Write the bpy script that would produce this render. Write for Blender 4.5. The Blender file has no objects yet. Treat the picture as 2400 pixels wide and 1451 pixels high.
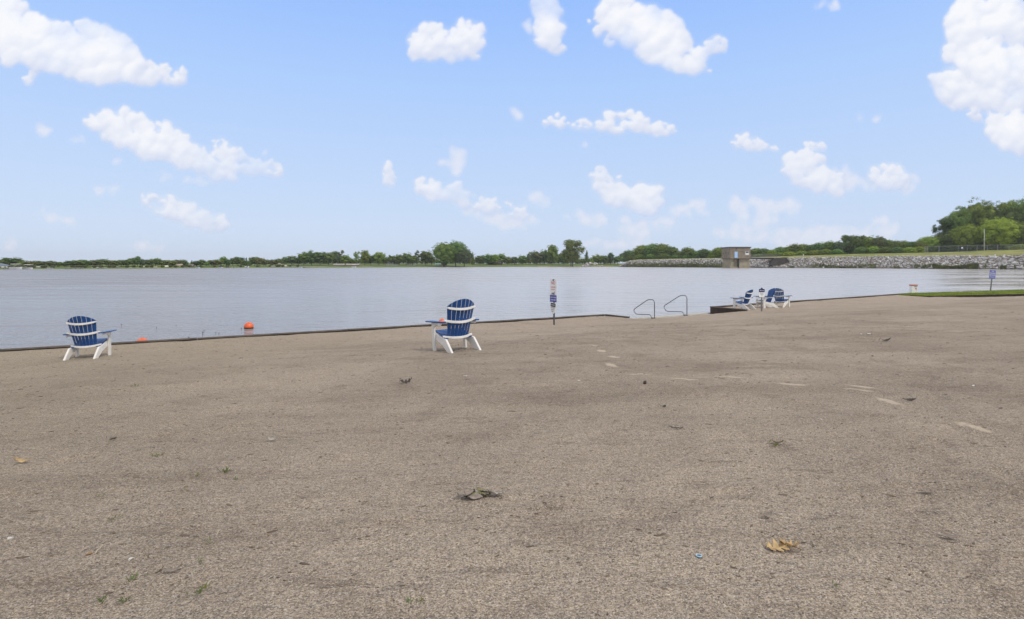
import bpy, bmesh, math, random
import numpy as np
from mathutils import Vector, Matrix, Euler
R = math.radians
random.seed(7); rng = np.random.default_rng(7)
scene = bpy.context.scene
C = scene.collection

# ------------------------------------------------------------------ camera
CAMZ, F, HZ = 2.5, 1300.0, 619.0          # eye height over the lake, focal length and horizon row in photo pixels
cd = bpy.data.cameras.new('camera'); cam = bpy.data.objects.new('camera', cd); C.objects.link(cam)
cam.location = (0, 0, CAMZ); cam.rotation_euler = (R(90), 0, 0)
cd.sensor_width = 36; cd.lens = 36*F/2400
cd.shift_y = -(725.5-HZ)/2400
cd.clip_start = 0.05; cd.clip_end = 20000
scene.camera = cam

# ------------------------------------------------------------------ light
SUN_EL, SUN_AZ = 50.0, 128.0              # azimuth clockwise from +Y (the way the camera looks)
sd = bpy.data.lights.new('sun', 'SUN'); sun = bpy.data.objects.new('sun', sd); C.objects.link(sun)
sd.energy = 2.0; sd.angle = R(11); sd.color = (1.0, 0.93, 0.83)
sdir = Vector((math.sin(R(SUN_AZ))*math.cos(R(SUN_EL)), math.cos(R(SUN_AZ))*math.cos(R(SUN_EL)), math.sin(R(SUN_EL))))
sun.rotation_euler = sdir.to_track_quat('Z', 'Y').to_euler()
scene.view_settings.view_transform = 'Standard'; scene.view_settings.look = 'None'
scene.view_settings.gamma = 1; scene.view_settings.exposure = 0.0
scene.view_settings.use_curve_mapping = False

# ------------------------------------------------------------------ node helper
class NT:
    def __init__(s, nt): s.nt = nt; s.n = nt.nodes; s.l = nt.links
    def node(s, typ, ins=None, **props):
        nd = s.n.new(typ)
        for k, v in props.items(): setattr(nd, k, v)
        if ins:
            for k, v in ins.items():
                sock = nd.inputs[k]
                if isinstance(v, bpy.types.NodeSocket): s.l.new(v, sock)
                else: sock.default_value = v
        return nd
    def math(s, op, a, b=0.0, c=0.0, clamp=False):
        return s.node('ShaderNodeMath', {0: a, 1: b, 2: c}, operation=op, use_clamp=clamp).outputs[0]
    def vmath(s, op, a, b=(0, 0, 0)):
        nd = s.node('ShaderNodeVectorMath', {0: a, 1: b}, operation=op)
        return nd.outputs['Value'] if op in ('LENGTH', 'DOT_PRODUCT') else nd.outputs[0]
    def mix(s, f, a, b, typ='MIX'):
        nd = s.node('ShaderNodeMix', data_type='RGBA', blend_type=typ)
        for i, v in ((0, f), (6, a), (7, b)):
            if isinstance(v, bpy.types.NodeSocket): s.l.new(v, nd.inputs[i])
            else: nd.inputs[i].default_value = (v if i == 0 else (*v[:3], 1))
        return nd.outputs[2]
    def rng(s, v, a, b, c=0.0, d=1.0, smooth=False):
        return s.node('ShaderNodeMapRange', {0: v, 1: a, 2: b, 3: c, 4: d},
                      interpolation_type='SMOOTHSTEP' if smooth else 'LINEAR').outputs[0]
    def noise(s, vec, scale, detail=3, rough=.5, color=False):
        nd = s.node('ShaderNodeTexNoise', {'Vector': vec, 'Scale': scale, 'Detail': detail, 'Roughness': rough})
        return nd.outputs['Color' if color else 0]

# ------------------------------------------------------------------ world: Nishita sky with unseen cloud cover
w = bpy.data.worlds.new('World'); scene.world = w; w.use_nodes = True
t = NT(w.node_tree); w.node_tree.nodes.clear()
out = t.node('ShaderNodeOutputWorld')
sky = t.node('ShaderNodeTexSky', sky_type='NISHITA', sun_disc=False, sun_elevation=R(SUN_EL), sun_rotation=R(SUN_AZ),
             air_density=1.0, dust_density=1.5, ozone_density=1.5)
gen = t.node('ShaderNodeTexCoord').outputs['Generated']
sx = t.node('ShaderNodeSeparateXYZ', {0: gen})
X, Y, Z = sx.outputs
# unseen cloud, made denser and warmer to neutralise the light: fbm on a cloud layer overhead and behind
Zs = t.math('MAXIMUM', Z, .04)
lay = t.node('ShaderNodeCombineXYZ', {0: t.math('DIVIDE', X, Zs), 1: t.math('DIVIDE', Y, Zs), 2: 0.0}).outputs[0]
n2 = t.noise(lay, 1.3, 5, .55)
alpha = t.math('MULTIPLY', t.rng(n2, .38, .52, 0, .95, True), t.rng(Z, 0.03, .12))
Yc = t.math('MAXIMUM', Y, .05)                    # the clouds in view are a surface of their own (sky, below)
seen = t.math('MULTIPLY', t.rng(t.math('DIVIDE', Z, Yc), .50, .62, 1, 0), t.rng(t.math('ABSOLUTE', t.math('DIVIDE', X, Yc)), 1.0, 1.2, 1, 0))
alpha = t.math('MULTIPLY', alpha, t.math('SUBTRACT', 1.0, t.math('MULTIPLY', seen, t.rng(Y, .05, .15))))
ccol = (1.06, 1.0, .93)
# clear sky: Nishita lifted by the bright summer haze that pales it to the horizon
el = t.math('MAXIMUM', Z, 0.0)
ramp = t.node('ShaderNodeValToRGB', {0: el})
cr = ramp.color_ramp
cr.elements[0].position = 0.0; cr.elements[0].color = (.70, .81, 1.0, 1)
cr.elements[1].position = 1.0; cr.elements[1].color = (.16, .30, .66, 1)
for p, c in ((.10, (.62, .765, 1.01)), (.20, (.545, .72, 1.04)), (.30, (.465, .675, 1.07)), (.42, (.36, .585, 1.09)), (.65, (.28, .47, .95))):
    e = cr.elements.new(p); e.color = (*c, 1)
nis = t.node('ShaderNodeVectorMath', {0: sky.outputs[0], 1: (.10, .10, .10)}, operation='MULTIPLY').outputs[0]
clear = t.mix(.88, nis, ramp.outputs[0])
col = t.mix(alpha, clear, ccol)
bg = t.node('ShaderNodeBackground', {0: col, 1: 1.0})
t.l.new(bg.outputs[0], out.inputs[0])
w.cycles.sampling_method = 'MANUAL'; w.cycles.sample_map_resolution = 512

# ------------------------------------------------------------------ object helpers
def tag(o, label=None, cat=None, group=None, kind=None):
    if label: o['label'] = label
    if cat: o['category'] = cat
    if group: o['group'] = group
    if kind: o['kind'] = kind
    return o
def empty(name, loc, label, cat, group=None, rz=0):
    o = bpy.data.objects.new(name, None); C.objects.link(o); o.location = loc; o.rotation_euler = (0, 0, rz)
    o.empty_display_size = .2
    return tag(o, label, cat, group)
def link(name, me, mat=None, parent=None, loc=None, rz=None, smooth=False):
    o = bpy.data.objects.new(name, me); C.objects.link(o)
    if mat and not me.materials: me.materials.append(mat)
    if parent: o.parent = parent
    if loc is not None: o.location = loc
    if rz is not None: o.rotation_euler = (0, 0, rz)
    if smooth: me.polygons.foreach_set('use_smooth', [True]*len(me.polygons))
    return o
def fastmesh(name, V, Fc):
    """V (n,3) array, Fc (m,k) array of equal-sided faces"""
    me = bpy.data.meshes.new(name); V = np.asarray(V, np.float32); Fc = np.asarray(Fc, np.int32)
    m, k = Fc.shape
    me.vertices.add(len(V)); me.vertices.foreach_set('co', V.ravel())
    me.loops.add(m*k); me.loops.foreach_set('vertex_index', Fc.ravel())
    me.polygons.add(m); me.polygons.foreach_set('loop_start', np.arange(0, m*k, k, dtype=np.int32))
    me.update(calc_edges=True); me.validate()
    return me
class MB:
    def __init__(s): s.v = []; s.f = []
    def add(s, V, Fs):
        o = len(s.v); s.v += [tuple(p) for p in V]; s.f += [tuple(i+o for i in f) for f in Fs]; return s
    def box(s, c, size, rot=None):
        hx, hy, hz = (a/2 for a in size); M = rot or Matrix.Identity(3)
        V = [Vector(c) + M @ Vector((x*hx, y*hy, z*hz)) for x in (-1, 1) for y in (-1, 1) for z in (-1, 1)]
        return s.add(V, [(0,1,3,2),(4,6,7,5),(0,4,5,1),(2,3,7,6),(0,2,6,4),(1,5,7,3)])
    def prism(s, poly, vec):
        n = len(poly); P = [Vector(p) for p in poly]; Q = [p+Vector(vec) for p in P]
        return s.add(P+Q, [tuple(range(n))[::-1], tuple(range(n, 2*n))] + [(i, (i+1) % n, (i+1) % n+n, i+n) for i in range(n)])
    def grid(s, G, off):
        """closed slab: G[i][j] points, off = thickness vector"""
        a, b = len(G), len(G[0]); P = [Vector(p) for r_ in G for p in r_]; off = Vector(off); n = a*b
        V = P + [p+off for p in P]; Fs = []
        I = lambda i, j: i*b+j
        for i in range(a-1):
            for j in range(b-1):
                Fs += [(I(i,j), I(i,j+1), I(i+1,j+1), I(i+1,j)), (I(i,j)+n, I(i+1,j)+n, I(i+1,j+1)+n, I(i,j+1)+n)]
        for j in range(b-1):
            Fs += [(I(0,j), I(0,j)+n, I(0,j+1)+n, I(0,j+1)), (I(a-1,j), I(a-1,j+1), I(a-1,j+1)+n, I(a-1,j)+n)]
        for i in range(a-1):
            Fs += [(I(i,0), I(i+1,0), I(i+1,0)+n, I(i,0)+n), (I(i,b-1), I(i,b-1)+n, I(i+1,b-1)+n, I(i+1,b-1))]
        return s.add(V, Fs)
    def tube(s, pts, r, n=8, cap=True):
        pts = [Vector(p) for p in pts]; rs = r if isinstance(r, (list, tuple)) else [r]*len(pts)
        V = []; Fs = []; prev = None
        for i, p in enumerate(pts):
            d = (pts[min(i+1, len(pts)-1)] - pts[max(i-1, 0)]).normalized()
            if prev is None: a = d.orthogonal().normalized()
            else: a = (prev - d*prev.dot(d)).normalized()
            prev = a; b = d.cross(a)
            for k in range(n):
                th = 2*math.pi*k/n; V.append(p + (a*math.cos(th)+b*math.sin(th))*rs[i])
        for i in range(len(pts)-1):
            for k in range(n): Fs.append((i*n+k, i*n+(k+1) % n, (i+1)*n+(k+1) % n, (i+1)*n+k))
        if cap: Fs += [tuple(range(n))[::-1], tuple((len(pts)-1)*n+k for k in range(n))]
        return s.add(V, Fs)
    def mesh(s, name, bevel=0):
        me = bpy.data.meshes.new(name); me.from_pydata(s.v, [], s.f)
        bm = bmesh.new(); bm.from_mesh(me); bmesh.ops.recalc_face_normals(bm, faces=bm.faces)
        if bevel: bmesh.ops.bevel(bm, geom=[e for e in bm.edges if e.is_manifold and e.calc_face_angle(0) > .6], offset=bevel, segments=2, affect='EDGES', clamp_overlap=True)
        bm.to_mesh(me); bm.free(); return me
    def build(s, name, mat, parent=None, loc=None, rz=None, smooth=False, bevel=0):
        return link(name, s.mesh(name, bevel), mat, parent, loc, rz, smooth)
def copy_tree(o, parent=None):
    c = o.copy(); C.objects.link(c)
    if parent: c.parent = parent
    for ch in list(o.children): copy_tree(ch, c)
    return c

# value-noise fbm in numpy
_perm = rng.random((256, 256))
def vnoise(x, y):
    xi = np.floor(x).astype(int); yi = np.floor(y).astype(int); fx = x-xi; fy = y-yi
    fx = fx*fx*(3-2*fx); fy = fy*fy*(3-2*fy)
    g = lambda a, b: _perm[a & 255, b & 255]
    return (g(xi, yi)*(1-fx)+g(xi+1, yi)*fx)*(1-fy) + (g(xi, yi+1)*(1-fx)+g(xi+1, yi+1)*fx)*fy
def fbm(x, y, o=4):
    s = 0; a = .5
    for i in range(o): s = s + a*(vnoise(x*2**i+i*17.3, y*2**i+i*9.1)-.5); a *= .5
    return s

# ------------------------------------------------------------------ the cumulus in view: a curved cloud sheet 8 km out
CL = [  # px, py, rx, ry, downward tilt: the cumulus of the photo
 (10,70,120,80,20),(120,118,130,62,18),(215,125,115,66,22),(300,160,80,36,22),(390,178,66,30,12),(66,178,22,16,0),
 (262,298,62,44,15),(350,330,105,52,16),(420,352,75,42,25),(475,380,95,36,20),(545,368,62,28,38),(612,398,58,28,8),
 (400,490,82,32,25),(476,512,60,34,12),
 (1008,98,48,46,0),(1092,96,44,46,10),(1048,126,96,28,0),
 (1268,18,26,30,-30),(1286,60,26,55,10),(1298,98,18,28,-30),
 (1452,36,46,54,0),(1520,80,96,62,25),(1580,128,88,52,10),(1412,76,40,22,45),(1672,118,30,26,0),(1640,152,38,18,20),
 (1297,287,26,22,10),(1356,298,38,18,0),(1465,292,72,32,0),(1545,304,40,24,10),
 (1036,448,66,38,10),(1110,474,76,26,12),(1180,490,64,22,14),(914,412,15,30,0),
 (1425,430,52,30,30),(1455,465,72,34,15),(1512,470,34,46,10),
 (1752,336,40,26,5),(1796,348,36,18,10),(1905,340,22,16,0),(1932,338,16,12,0),
 (1868,395,38,36,45),(1905,388,46,34,40),(1925,425,64,36,20),(2085,418,44,36,10),
 (2270,55,48,62,0),(2345,50,86,62,0),(2275,125,62,46,0),(2350,160,110,64,10),(2255,205,76,48,0),(2345,225,90,42,10),(2280,262,76,24,22),(2378,310,62,56,30),
]
CW = [  # thin, fading ones
 (108,303,22,18,20),(180,332,20,13,0),(388,411,20,12,0),(463,422,38,13,8),(262,446,34,14,5),(280,375,22,10,10),(622,358,12,10,0),(130,512,62,16,12),(24,574,18,14,10),
 (1240,62,20,14,0),(1065,372,30,32,20),(1250,476,52,18,5),(1375,512,54,18,10),(1480,536,44,24,10),(1550,524,40,20,20),(1632,486,38,20,12),
 (1975,418,38,34,20),(2030,430,44,20,0),(2120,425,34,22,0),(1770,492,66,30,10),(1740,545,80,24,0),(2070,534,46,24,0),(1920,558,130,32,0),(2300,555,90,16,0),(1945,10,38,16,0),
 (1215,262,10,18,-20),(1170,510,110,24,10),(1590,490,24,14,0),(1450,575,120,20,0),(350,580,50,12,0),(2040,270,40,14,10),(1370,340,14,10,0),(1850,480,30,18,0)]
def build_clouds():
    r2 = np.random.default_rng(21)
    us = np.linspace(-1.12, 1.12, 1400); vs = np.linspace(-.004, .56, 356); U, V_ = np.meshgrid(us, vs, indexing='ij')
    wx = U+.020*fbm(U*13+5, V_*13, 5)+.012*fbm(U*80, V_*80, 4); wy = V_+.016*fbm(U*13+50, V_*13+9, 5)+.011*fbm(U*80+9, V_*80+4, 4)
    du = us[1]-us[0]; dv = vs[1]-vs[0]
    H = np.zeros(U.shape); Wk = np.zeros(U.shape); Qh = np.zeros(U.shape); Qw = np.zeros(U.shape)
    def puff(T, Q, cu, cv, r, k=1.0):
        m = r+.03; i0, i1 = np.searchsorted(us, [cu-m, cu+m]); j0, j1 = np.searchsorted(vs, [cv-m, cv+m])
        if i1 <= i0 or j1 <= j0: return
        sl = (slice(i0, i1), slice(j0, j1)); q = 1-((wx[sl]-cu)**2+(wy[sl]-cv)**2)/r**2
        q = np.clip(q, 0, 1); T[sl] = np.maximum(T[sl], k*r*np.sqrt(q)); Q[sl] = np.maximum(Q[sl], q)
    for (px, py, rx, ry, tilt) in CL:
        cu, cv = (px-1200)/F, (HZ-py)/F; c_, s_ = math.cos(R(-tilt)), math.sin(R(-tilt)); n = int(10+rx*ry/70)
        for k in range(n):
            th = r2.uniform(0, 6.283); rr = math.sqrt(r2.random())*.95; a_, b_ = rr*math.cos(th)*rx/F, rr*math.sin(th)*ry/F
            if b_ < 0: b_ *= .72
            rad = ry/F*r2.uniform(.28, .62)*(1-.35*rr)
            puff(H, Qh, cu+a_*c_-b_*s_, cv+a_*s_+b_*c_, max(rad, .0045))
    for (px, py, rx, ry, tilt) in CW:
        cu, cv = (px-1200)/F, (HZ-py)/F; c_, s_ = math.cos(R(-tilt)), math.sin(R(-tilt)); n = int(8+rx*ry/60)
        for k in range(n):
            th = r2.uniform(0, 6.283); rr = math.sqrt(r2.random())*.9; a_, b_ = rr*math.cos(th)*rx/F, rr*math.sin(th)*ry/F
            rad = ry/F*r2.uniform(.25, .55); puff(Wk, Qw, cu+a_*c_-b_*s_, cv+a_*s_+b_*c_, max(rad, .004))
    def blur(T, n):
        for _ in range(n):
            T = (np.roll(T, 1, 0)+2*T+np.roll(T, -1, 0))/4; T = (np.roll(T, 1, 1)+2*T+np.roll(T, -1, 1))/4
        return T
    ss = lambda x, a, b: (lambda k: k*k*(3-2*k))(np.clip((x-a)/(b-a), 0, 1))
    Hs = blur(H, 3); Hb = blur(H, 26); Wb = blur(Wk, 14)
    det = fbm(U*55, V_*62, 4)
    edge_ = np.clip((1.10-np.abs(U))/.06, 0, 1)*np.clip((.555-V_)/.05, 0, 1); hz = np.clip(V_/.26, .30, 1)
    gy0 = np.gradient(blur(Qh, 14), dv, axis=1); under = ss(gy0, 0, 14.0)                # undersides and lee edges fray out
    qs = blur(Qh, 3)*(1-under)+blur(Qh, 16)*under; near = ss(blur(Qh, 9), .01, .10)
    al1 = ss(qs+det*.62*near, .06, .74)*(.76+.20*hz)
    al1 = np.maximum(al1, ss(blur(Qh, 40)+fbm(U*30, V_*34+3, 5)*.8*near, .10, .95)*.50)
    wn = ss(blur(Qw, 12), .01, .12)
    al1 = al1*(1-.40*ss(fbm(U*11+2, V_*15+8, 5), .02, .30)*(1-ss(Hb, .012, .030)))
    al2 = ss(blur(Qw, 14)+(det*.7+fbm(U*26+4, V_*30, 4)*.5)*wn, .05, .95)*(.76+.06*hz)
    al = np.maximum(al1, al2)*edge_
    gx, gy = np.gradient(Hs*.9+Hb*1.3+det*.003, du, dv); nl = 1/np.sqrt(1+gx*gx+gy*gy)
    sh = np.clip(.44+.34*((-.30*-gx*-1 if False else .30*gx)*nl*1.0 - .80*gy*nl) + .10*nl + .35*np.clip((Hb-.006)/.02, 0, 1), 0, 1)
    sh = blur(sh, 1)
    r_ = 8000.0; L_ = np.sqrt(1+U**2+V_**2); Vv = np.stack([U/L_*r_, 1/L_*r_, V_/L_*r_+CAMZ], -1).reshape(-1, 3)
    n0, n1 = U.shape; idx = np.arange(n0*n1).reshape(n0, n1); Fq = np.stack([idx[:-1, :-1], idx[:-1, 1:], idx[1:, 1:], idx[1:, :-1]], -1).reshape(-1, 4)
    A4 = al.ravel()[Fq].max(1) > .002; Fq = Fq[A4]
    used = np.unique(Fq); rm = np.full(n0*n1, -1); rm[used] = np.arange(len(used))
    me = fastmesh('sky', Vv[used], rm[Fq])
    for nm, arr in (('cover', al), ('lit', sh)):
        at = me.attributes.new(nm, 'FLOAT', 'POINT'); at.data.foreach_set('value', arr.ravel()[used].astype(np.float32))
    m = bpy.data.materials.new('cumulus'); m.use_nodes = True; n = NT(m.node_tree); n.n.clear()
    cov = n.node('ShaderNodeAttribute', attribute_name='cover').outputs['Fac']; lit = n.node('ShaderNodeAttribute', attribute_name='lit').outputs['Fac']
    col = n.mix(n.rng(lit, .20, .92, 0, 1), (.64, .70, .88), (.97, .975, 1.0))
    em = n.node('ShaderNodeEmission', {0: col, 1: 1.0}); tr = n.node('ShaderNodeBsdfTransparent')
    mx = n.node('ShaderNodeMixShader', {0: cov, 1: tr.outputs[0], 2: em.outputs[0]}); o = n.node('ShaderNodeOutputMaterial', {0: mx.outputs[0]})
    m.cycles.emission_sampling = 'NONE'
    ob = link('sky', me, m, smooth=True); ob['kind'] = 'structure'
build_clouds()

# ------------------------------------------------------------------ geometry of the place
def W(px, py, z=0.0):                        # point of the level z seen at a photo pixel
    d = (CAMZ-z)*F/(py-HZ); return Vector(((px-1200)/F*d, d, z))
def P(px, py, d): return Vector(((px-1200)/F*d, d, CAMZ-(py-HZ)/F*d))
_s = np.linspace(-60, 60, 2401)
_z = np.interp(_s, [-60, -10, 2, 9.5, 15.3, 17.6, 24, 60], [1.4, 1.24, 1.2, .90, .38, .30, .28, .28])
_z = np.convolve(np.pad(_z, 20, mode='edge'), np.ones(41)/41, 'valid')
def base_z(x, y): return np.interp(-.5*x+.865*y, _s, _z)
A0 = W(-900, 877.3, .3); A = W(0, 824, .3); B = W(1418, 740, .3); B2 = W(1472, 746, .3)
Cc = W(1668, 721, .3); C2 = W(1752, 728, .3); E = W(2142, 688, .3)
FR = W(2400, 680, .6); 
A0.y = A.y + (A0.x-A.x)*(B.y-A.y)/(B.x-A.x)
EX = [A0.x, A.x, B.x, Cc.x, E.x, FR.x, 70]; EY = [A0.y, A.y, B.y, Cc.y, E.y, FR.y+.2, FR.y+6]
def edge(x): return np.interp(x, EX, EY)
def ramp_mask(x, y):
    x = np.asarray(x, float); y = np.asarray(y, float)
    right_of_left = (x-B.x)*(B2.y-B.y)-(y-B.y)*(B2.x-B.x) < 0     # sides of the two return walls
    left_of_right = (x-Cc.x)*(C2.y-Cc.y)-(y-Cc.y)*(C2.x-Cc.x) > 0
    return right_of_left & left_of_right
def drop(x, y):
    d = edge(x)-y
    k = np.clip(1-(d+.1)/3.4, 0, 1.0); k = k*k*(3-2*k)
    dd = .34*k + np.where(d < .0, -d*.5, 0)
    side = np.clip((x-B.x)/.55, 0, 1)*np.clip((C2.x+.3-x)/.6, 0, 1)
    return np.where(ramp_mask(x, y), dd, 0.0)
def ground(x, y):
    x = np.asarray(x, float); y = np.asarray(y, float)
    z = base_z(x, y) - drop(x, y)
    return z
_fp = []
_r = np.random.default_rng(5)
for _t in range(9):                                # lines of old footprints wandering over the beach
    _x, _y, _a = _r.uniform(-9, 14), _r.uniform(3.5, 14), _r.uniform(0, 6.28)
    for _k in range(22):
        _a += _r.normal(0, .08); _x += math.cos(_a)*.62; _y += math.sin(_a)*.62; _s2 = .11*(1 if _k % 2 else -1)
        _fp.append((_x-math.sin(_a)*_s2, _y+math.cos(_a)*_s2, _a, _r.uniform(.008, .016)))
_fp = [f for f in _fp if f[1] > 2.6]
def dents(x, y):
    z = np.zeros(np.shape(x))
    for (fx, fy, a, dp) in _fp:
        dx, dy = x-fx, y-fy
        m = (dx*dx+dy*dy) < .16
        if not np.any(m): continue
        if np.ndim(z) == 0: p_, q_ = dx, dy
        else: p_, q_ = dx[m], dy[m]
        u_ = (p_*math.cos(a)+q_*math.sin(a))/.14; v_ = (-p_*math.sin(a)+q_*math.cos(a))/.06; r_ = np.sqrt(u_*u_+v_*v_)
        val = -dp*np.exp(-(r_**4))+dp*.5*np.exp(-((r_-1.5)*2.2)**2)
        if np.ndim(z) == 0: z = z+val
        else: z[m] += val
    return z
def relief(x, y):
    far = np.clip(np.hypot(x, y)/8, .35, 1.0)
    r_ = .045*fbm(x*.9+3, y*.9, 4)*far + .034*fbm(x*3.1, y*3.1+7, 4) + .010*fbm(x*9.3, y*9.3+3, 3)
    r_ = r_ + dents(x, y)
    dent = fbm(x*1.7+40, y*1.7+11, 3)
    r_ -= .020*np.clip(dent-.10, 0, .2)/.2
    e = np.clip((edge(x)-y)/.6, 0, 1)
    return r_*(.5+.5*e) - .022*(1-e)*np.clip(vnoise(x*.9+5, y*.9)-.3, 0, 1)*1.5
def G(px, py, sink=0.0):
    k = (py-HZ)/F; d = np.arange(.4, 70, .01); x = (px-1200)/F*d
    z = ground(x, d)+relief(x, d); i = int(np.argmax(CAMZ-k*d <= z))
    return Vector((x[i], d[i], float(z[i])-sink))
def gz(x, y): return float(ground(x, y)+relief(x, y))

# ------------------------------------------------------------------ materials
MATS = {}
def mat(name, col, rough=.6, metal=0.0, var=0.0, vscale=8.0, bump=0.0, bscale=40, spec=None, objvar=0.0, dark=None):
    if name in MATS: return MATS[name]
    m = bpy.data.materials.new(name); m.use_nodes = True; n = NT(m.node_tree)
    b = m.node_tree.nodes['Principled BSDF']
    b.inputs['Base Color'].default_value = (*col, 1); b.inputs['Roughness'].default_value = rough; b.inputs['Metallic'].default_value = metal
    if spec is not None: b.inputs['Specular IOR Level'].default_value = spec
    oc = n.node('ShaderNodeTexCoord').outputs['Object']
    c = None
    if var:
        f = n.noise(oc, vscale, 5, .6); d_ = dark or tuple(x*(1-var) for x in col)
        c = n.mix(n.rng(f, .35, .65), d_, tuple(min(1, x*(1+var*.6)) for x in col))
    if objvar:
        rnd = n.node('ShaderNodeObjectInfo').outputs['Random']
        c = n.mix(1.0, c if c is not None else col, n.node('ShaderNodeCombineColor', {0: n.rng(rnd, 0, 1, 1-objvar, 1+objvar), 1: n.rng(rnd, 0, 1, 1-objvar, 1+objvar), 2: n.rng(rnd, 0, 1, 1-objvar, 1+objvar)}).outputs[0], 'MULTIPLY')
    if c is not None: n.l.new(c, b.inputs['Base Color'])
    if bump:
        bb = n.node('ShaderNodeBump', {'Height': n.noise(oc, bscale, 4), 'Distance': bump}); n.l.new(bb.outputs[0], b.inputs['Normal'])
    MATS[name] = m; return m
M_white = mat('white_poly_lumber', (.74, .73, .70), .45, var=.10, vscale=6, bump=.0006, bscale=120)
M_blue = mat('blue_poly_lumber', (.012, .072, .255), .26, var=.18, vscale=7, bump=.0006, bscale=120)
M_steel = mat('dull_steel', (.20, .20, .22), .32, .8, var=.15, vscale=20)
M_post = mat('galvanised_post', (.22, .22, .22), .55, .5, var=.3, vscale=9)
M_sw = mat('sign_white', (.82, .83, .84), .35, var=.05)
M_red = mat('sign_red', (.50, .05, .06), .4); M_sblue = mat('sign_blue', (.05, .06, .33), .4, var=.1)
M_navy = mat('sign_navy', (.015, .02, .10), .4); M_black = mat('sign_black', (.03, .03, .035), .5)
M_orange = mat('orange_vinyl', (.72, .13, .04), .38, var=.18, vscale=6)
M_orange_dark = mat('dark_waterline', (.05, .025, .015), .5, var=.4)
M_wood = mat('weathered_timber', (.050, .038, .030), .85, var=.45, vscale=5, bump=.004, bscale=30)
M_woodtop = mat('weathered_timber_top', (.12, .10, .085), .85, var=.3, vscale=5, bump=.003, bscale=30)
M_conc = mat('stained_concrete', (.235, .195, .145), .85, var=.32, vscale=.45, bump=.01, bscale=6)
M_conc_grey = mat('grey_concrete', (.26, .25, .23), .85, var=.3, vscale=.6)
M_darkhole = mat('dark_opening', (.02, .02, .025), .4)
M_glass = mat('window_glass', (.03, .04, .05), .08, spec=.8)
M_bark = mat('bark', (.07, .055, .045), .95, var=.4, vscale=3)

def leafmat(name, col, var=.35, objvar=.22, vs=11):
    m = bpy.data.materials.new(name); m.use_nodes = True; n = NT(m.node_tree); b = m.node_tree.nodes['Principled BSDF']
    oc = n.node('ShaderNodeTexCoord').outputs['Object']
    f = n.noise(oc, vs, 4, .65)
    rnd = n.node('ShaderNodeObjectInfo').outputs['Random']
    lo = tuple(x*(1-var) for x in col); hi = (min(1, col[0]*(1+var*1.3)), min(1, col[1]*(1+var)), col[2]*(1+var*.4))
    c = n.mix(n.rng(f, .36, .64), lo, hi)
    g = n.rng(rnd, 0, 1, 1-objvar, 1+objvar); r2 = n.math('FRACT', n.math('MULTIPLY', rnd, 7.31))
    c = n.mix(1.0, c, n.node('ShaderNodeCombineColor', {0: n.math('MULTIPLY', g, n.rng(r2, 0, 1, .82, 1.2)), 1: g, 2: n.math('MULTIPLY', g, n.rng(r2, 0, 1, 1.25, .8))}).outputs[0], 'MULTIPLY')
    n.l.new(c, b.inputs['Base Color']); b.inputs['Roughness'].default_value = .65; b.inputs['Specular IOR Level'].default_value = .25
    tr = n.node('ShaderNodeBsdfTranslucent', {0: c}); mx = n.node('ShaderNodeMixShader', {0: .38, 1: b.outputs[0], 2: tr.outputs[0]})
    n.l.new(mx.outputs[0], m.node_tree.nodes['Material Output'].inputs[0])
    return m
M_leaf_dark = leafmat('foliage_dark', (.128, .196, .058))
M_leaf_mid = leafmat('foliage_mid', (.170, .262, .058))
M_leaf_light = leafmat('foliage_light', (.235, .360, .062))
M_leaf_grey = leafmat('foliage_grey_green', (.140, .185, .085))

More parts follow.
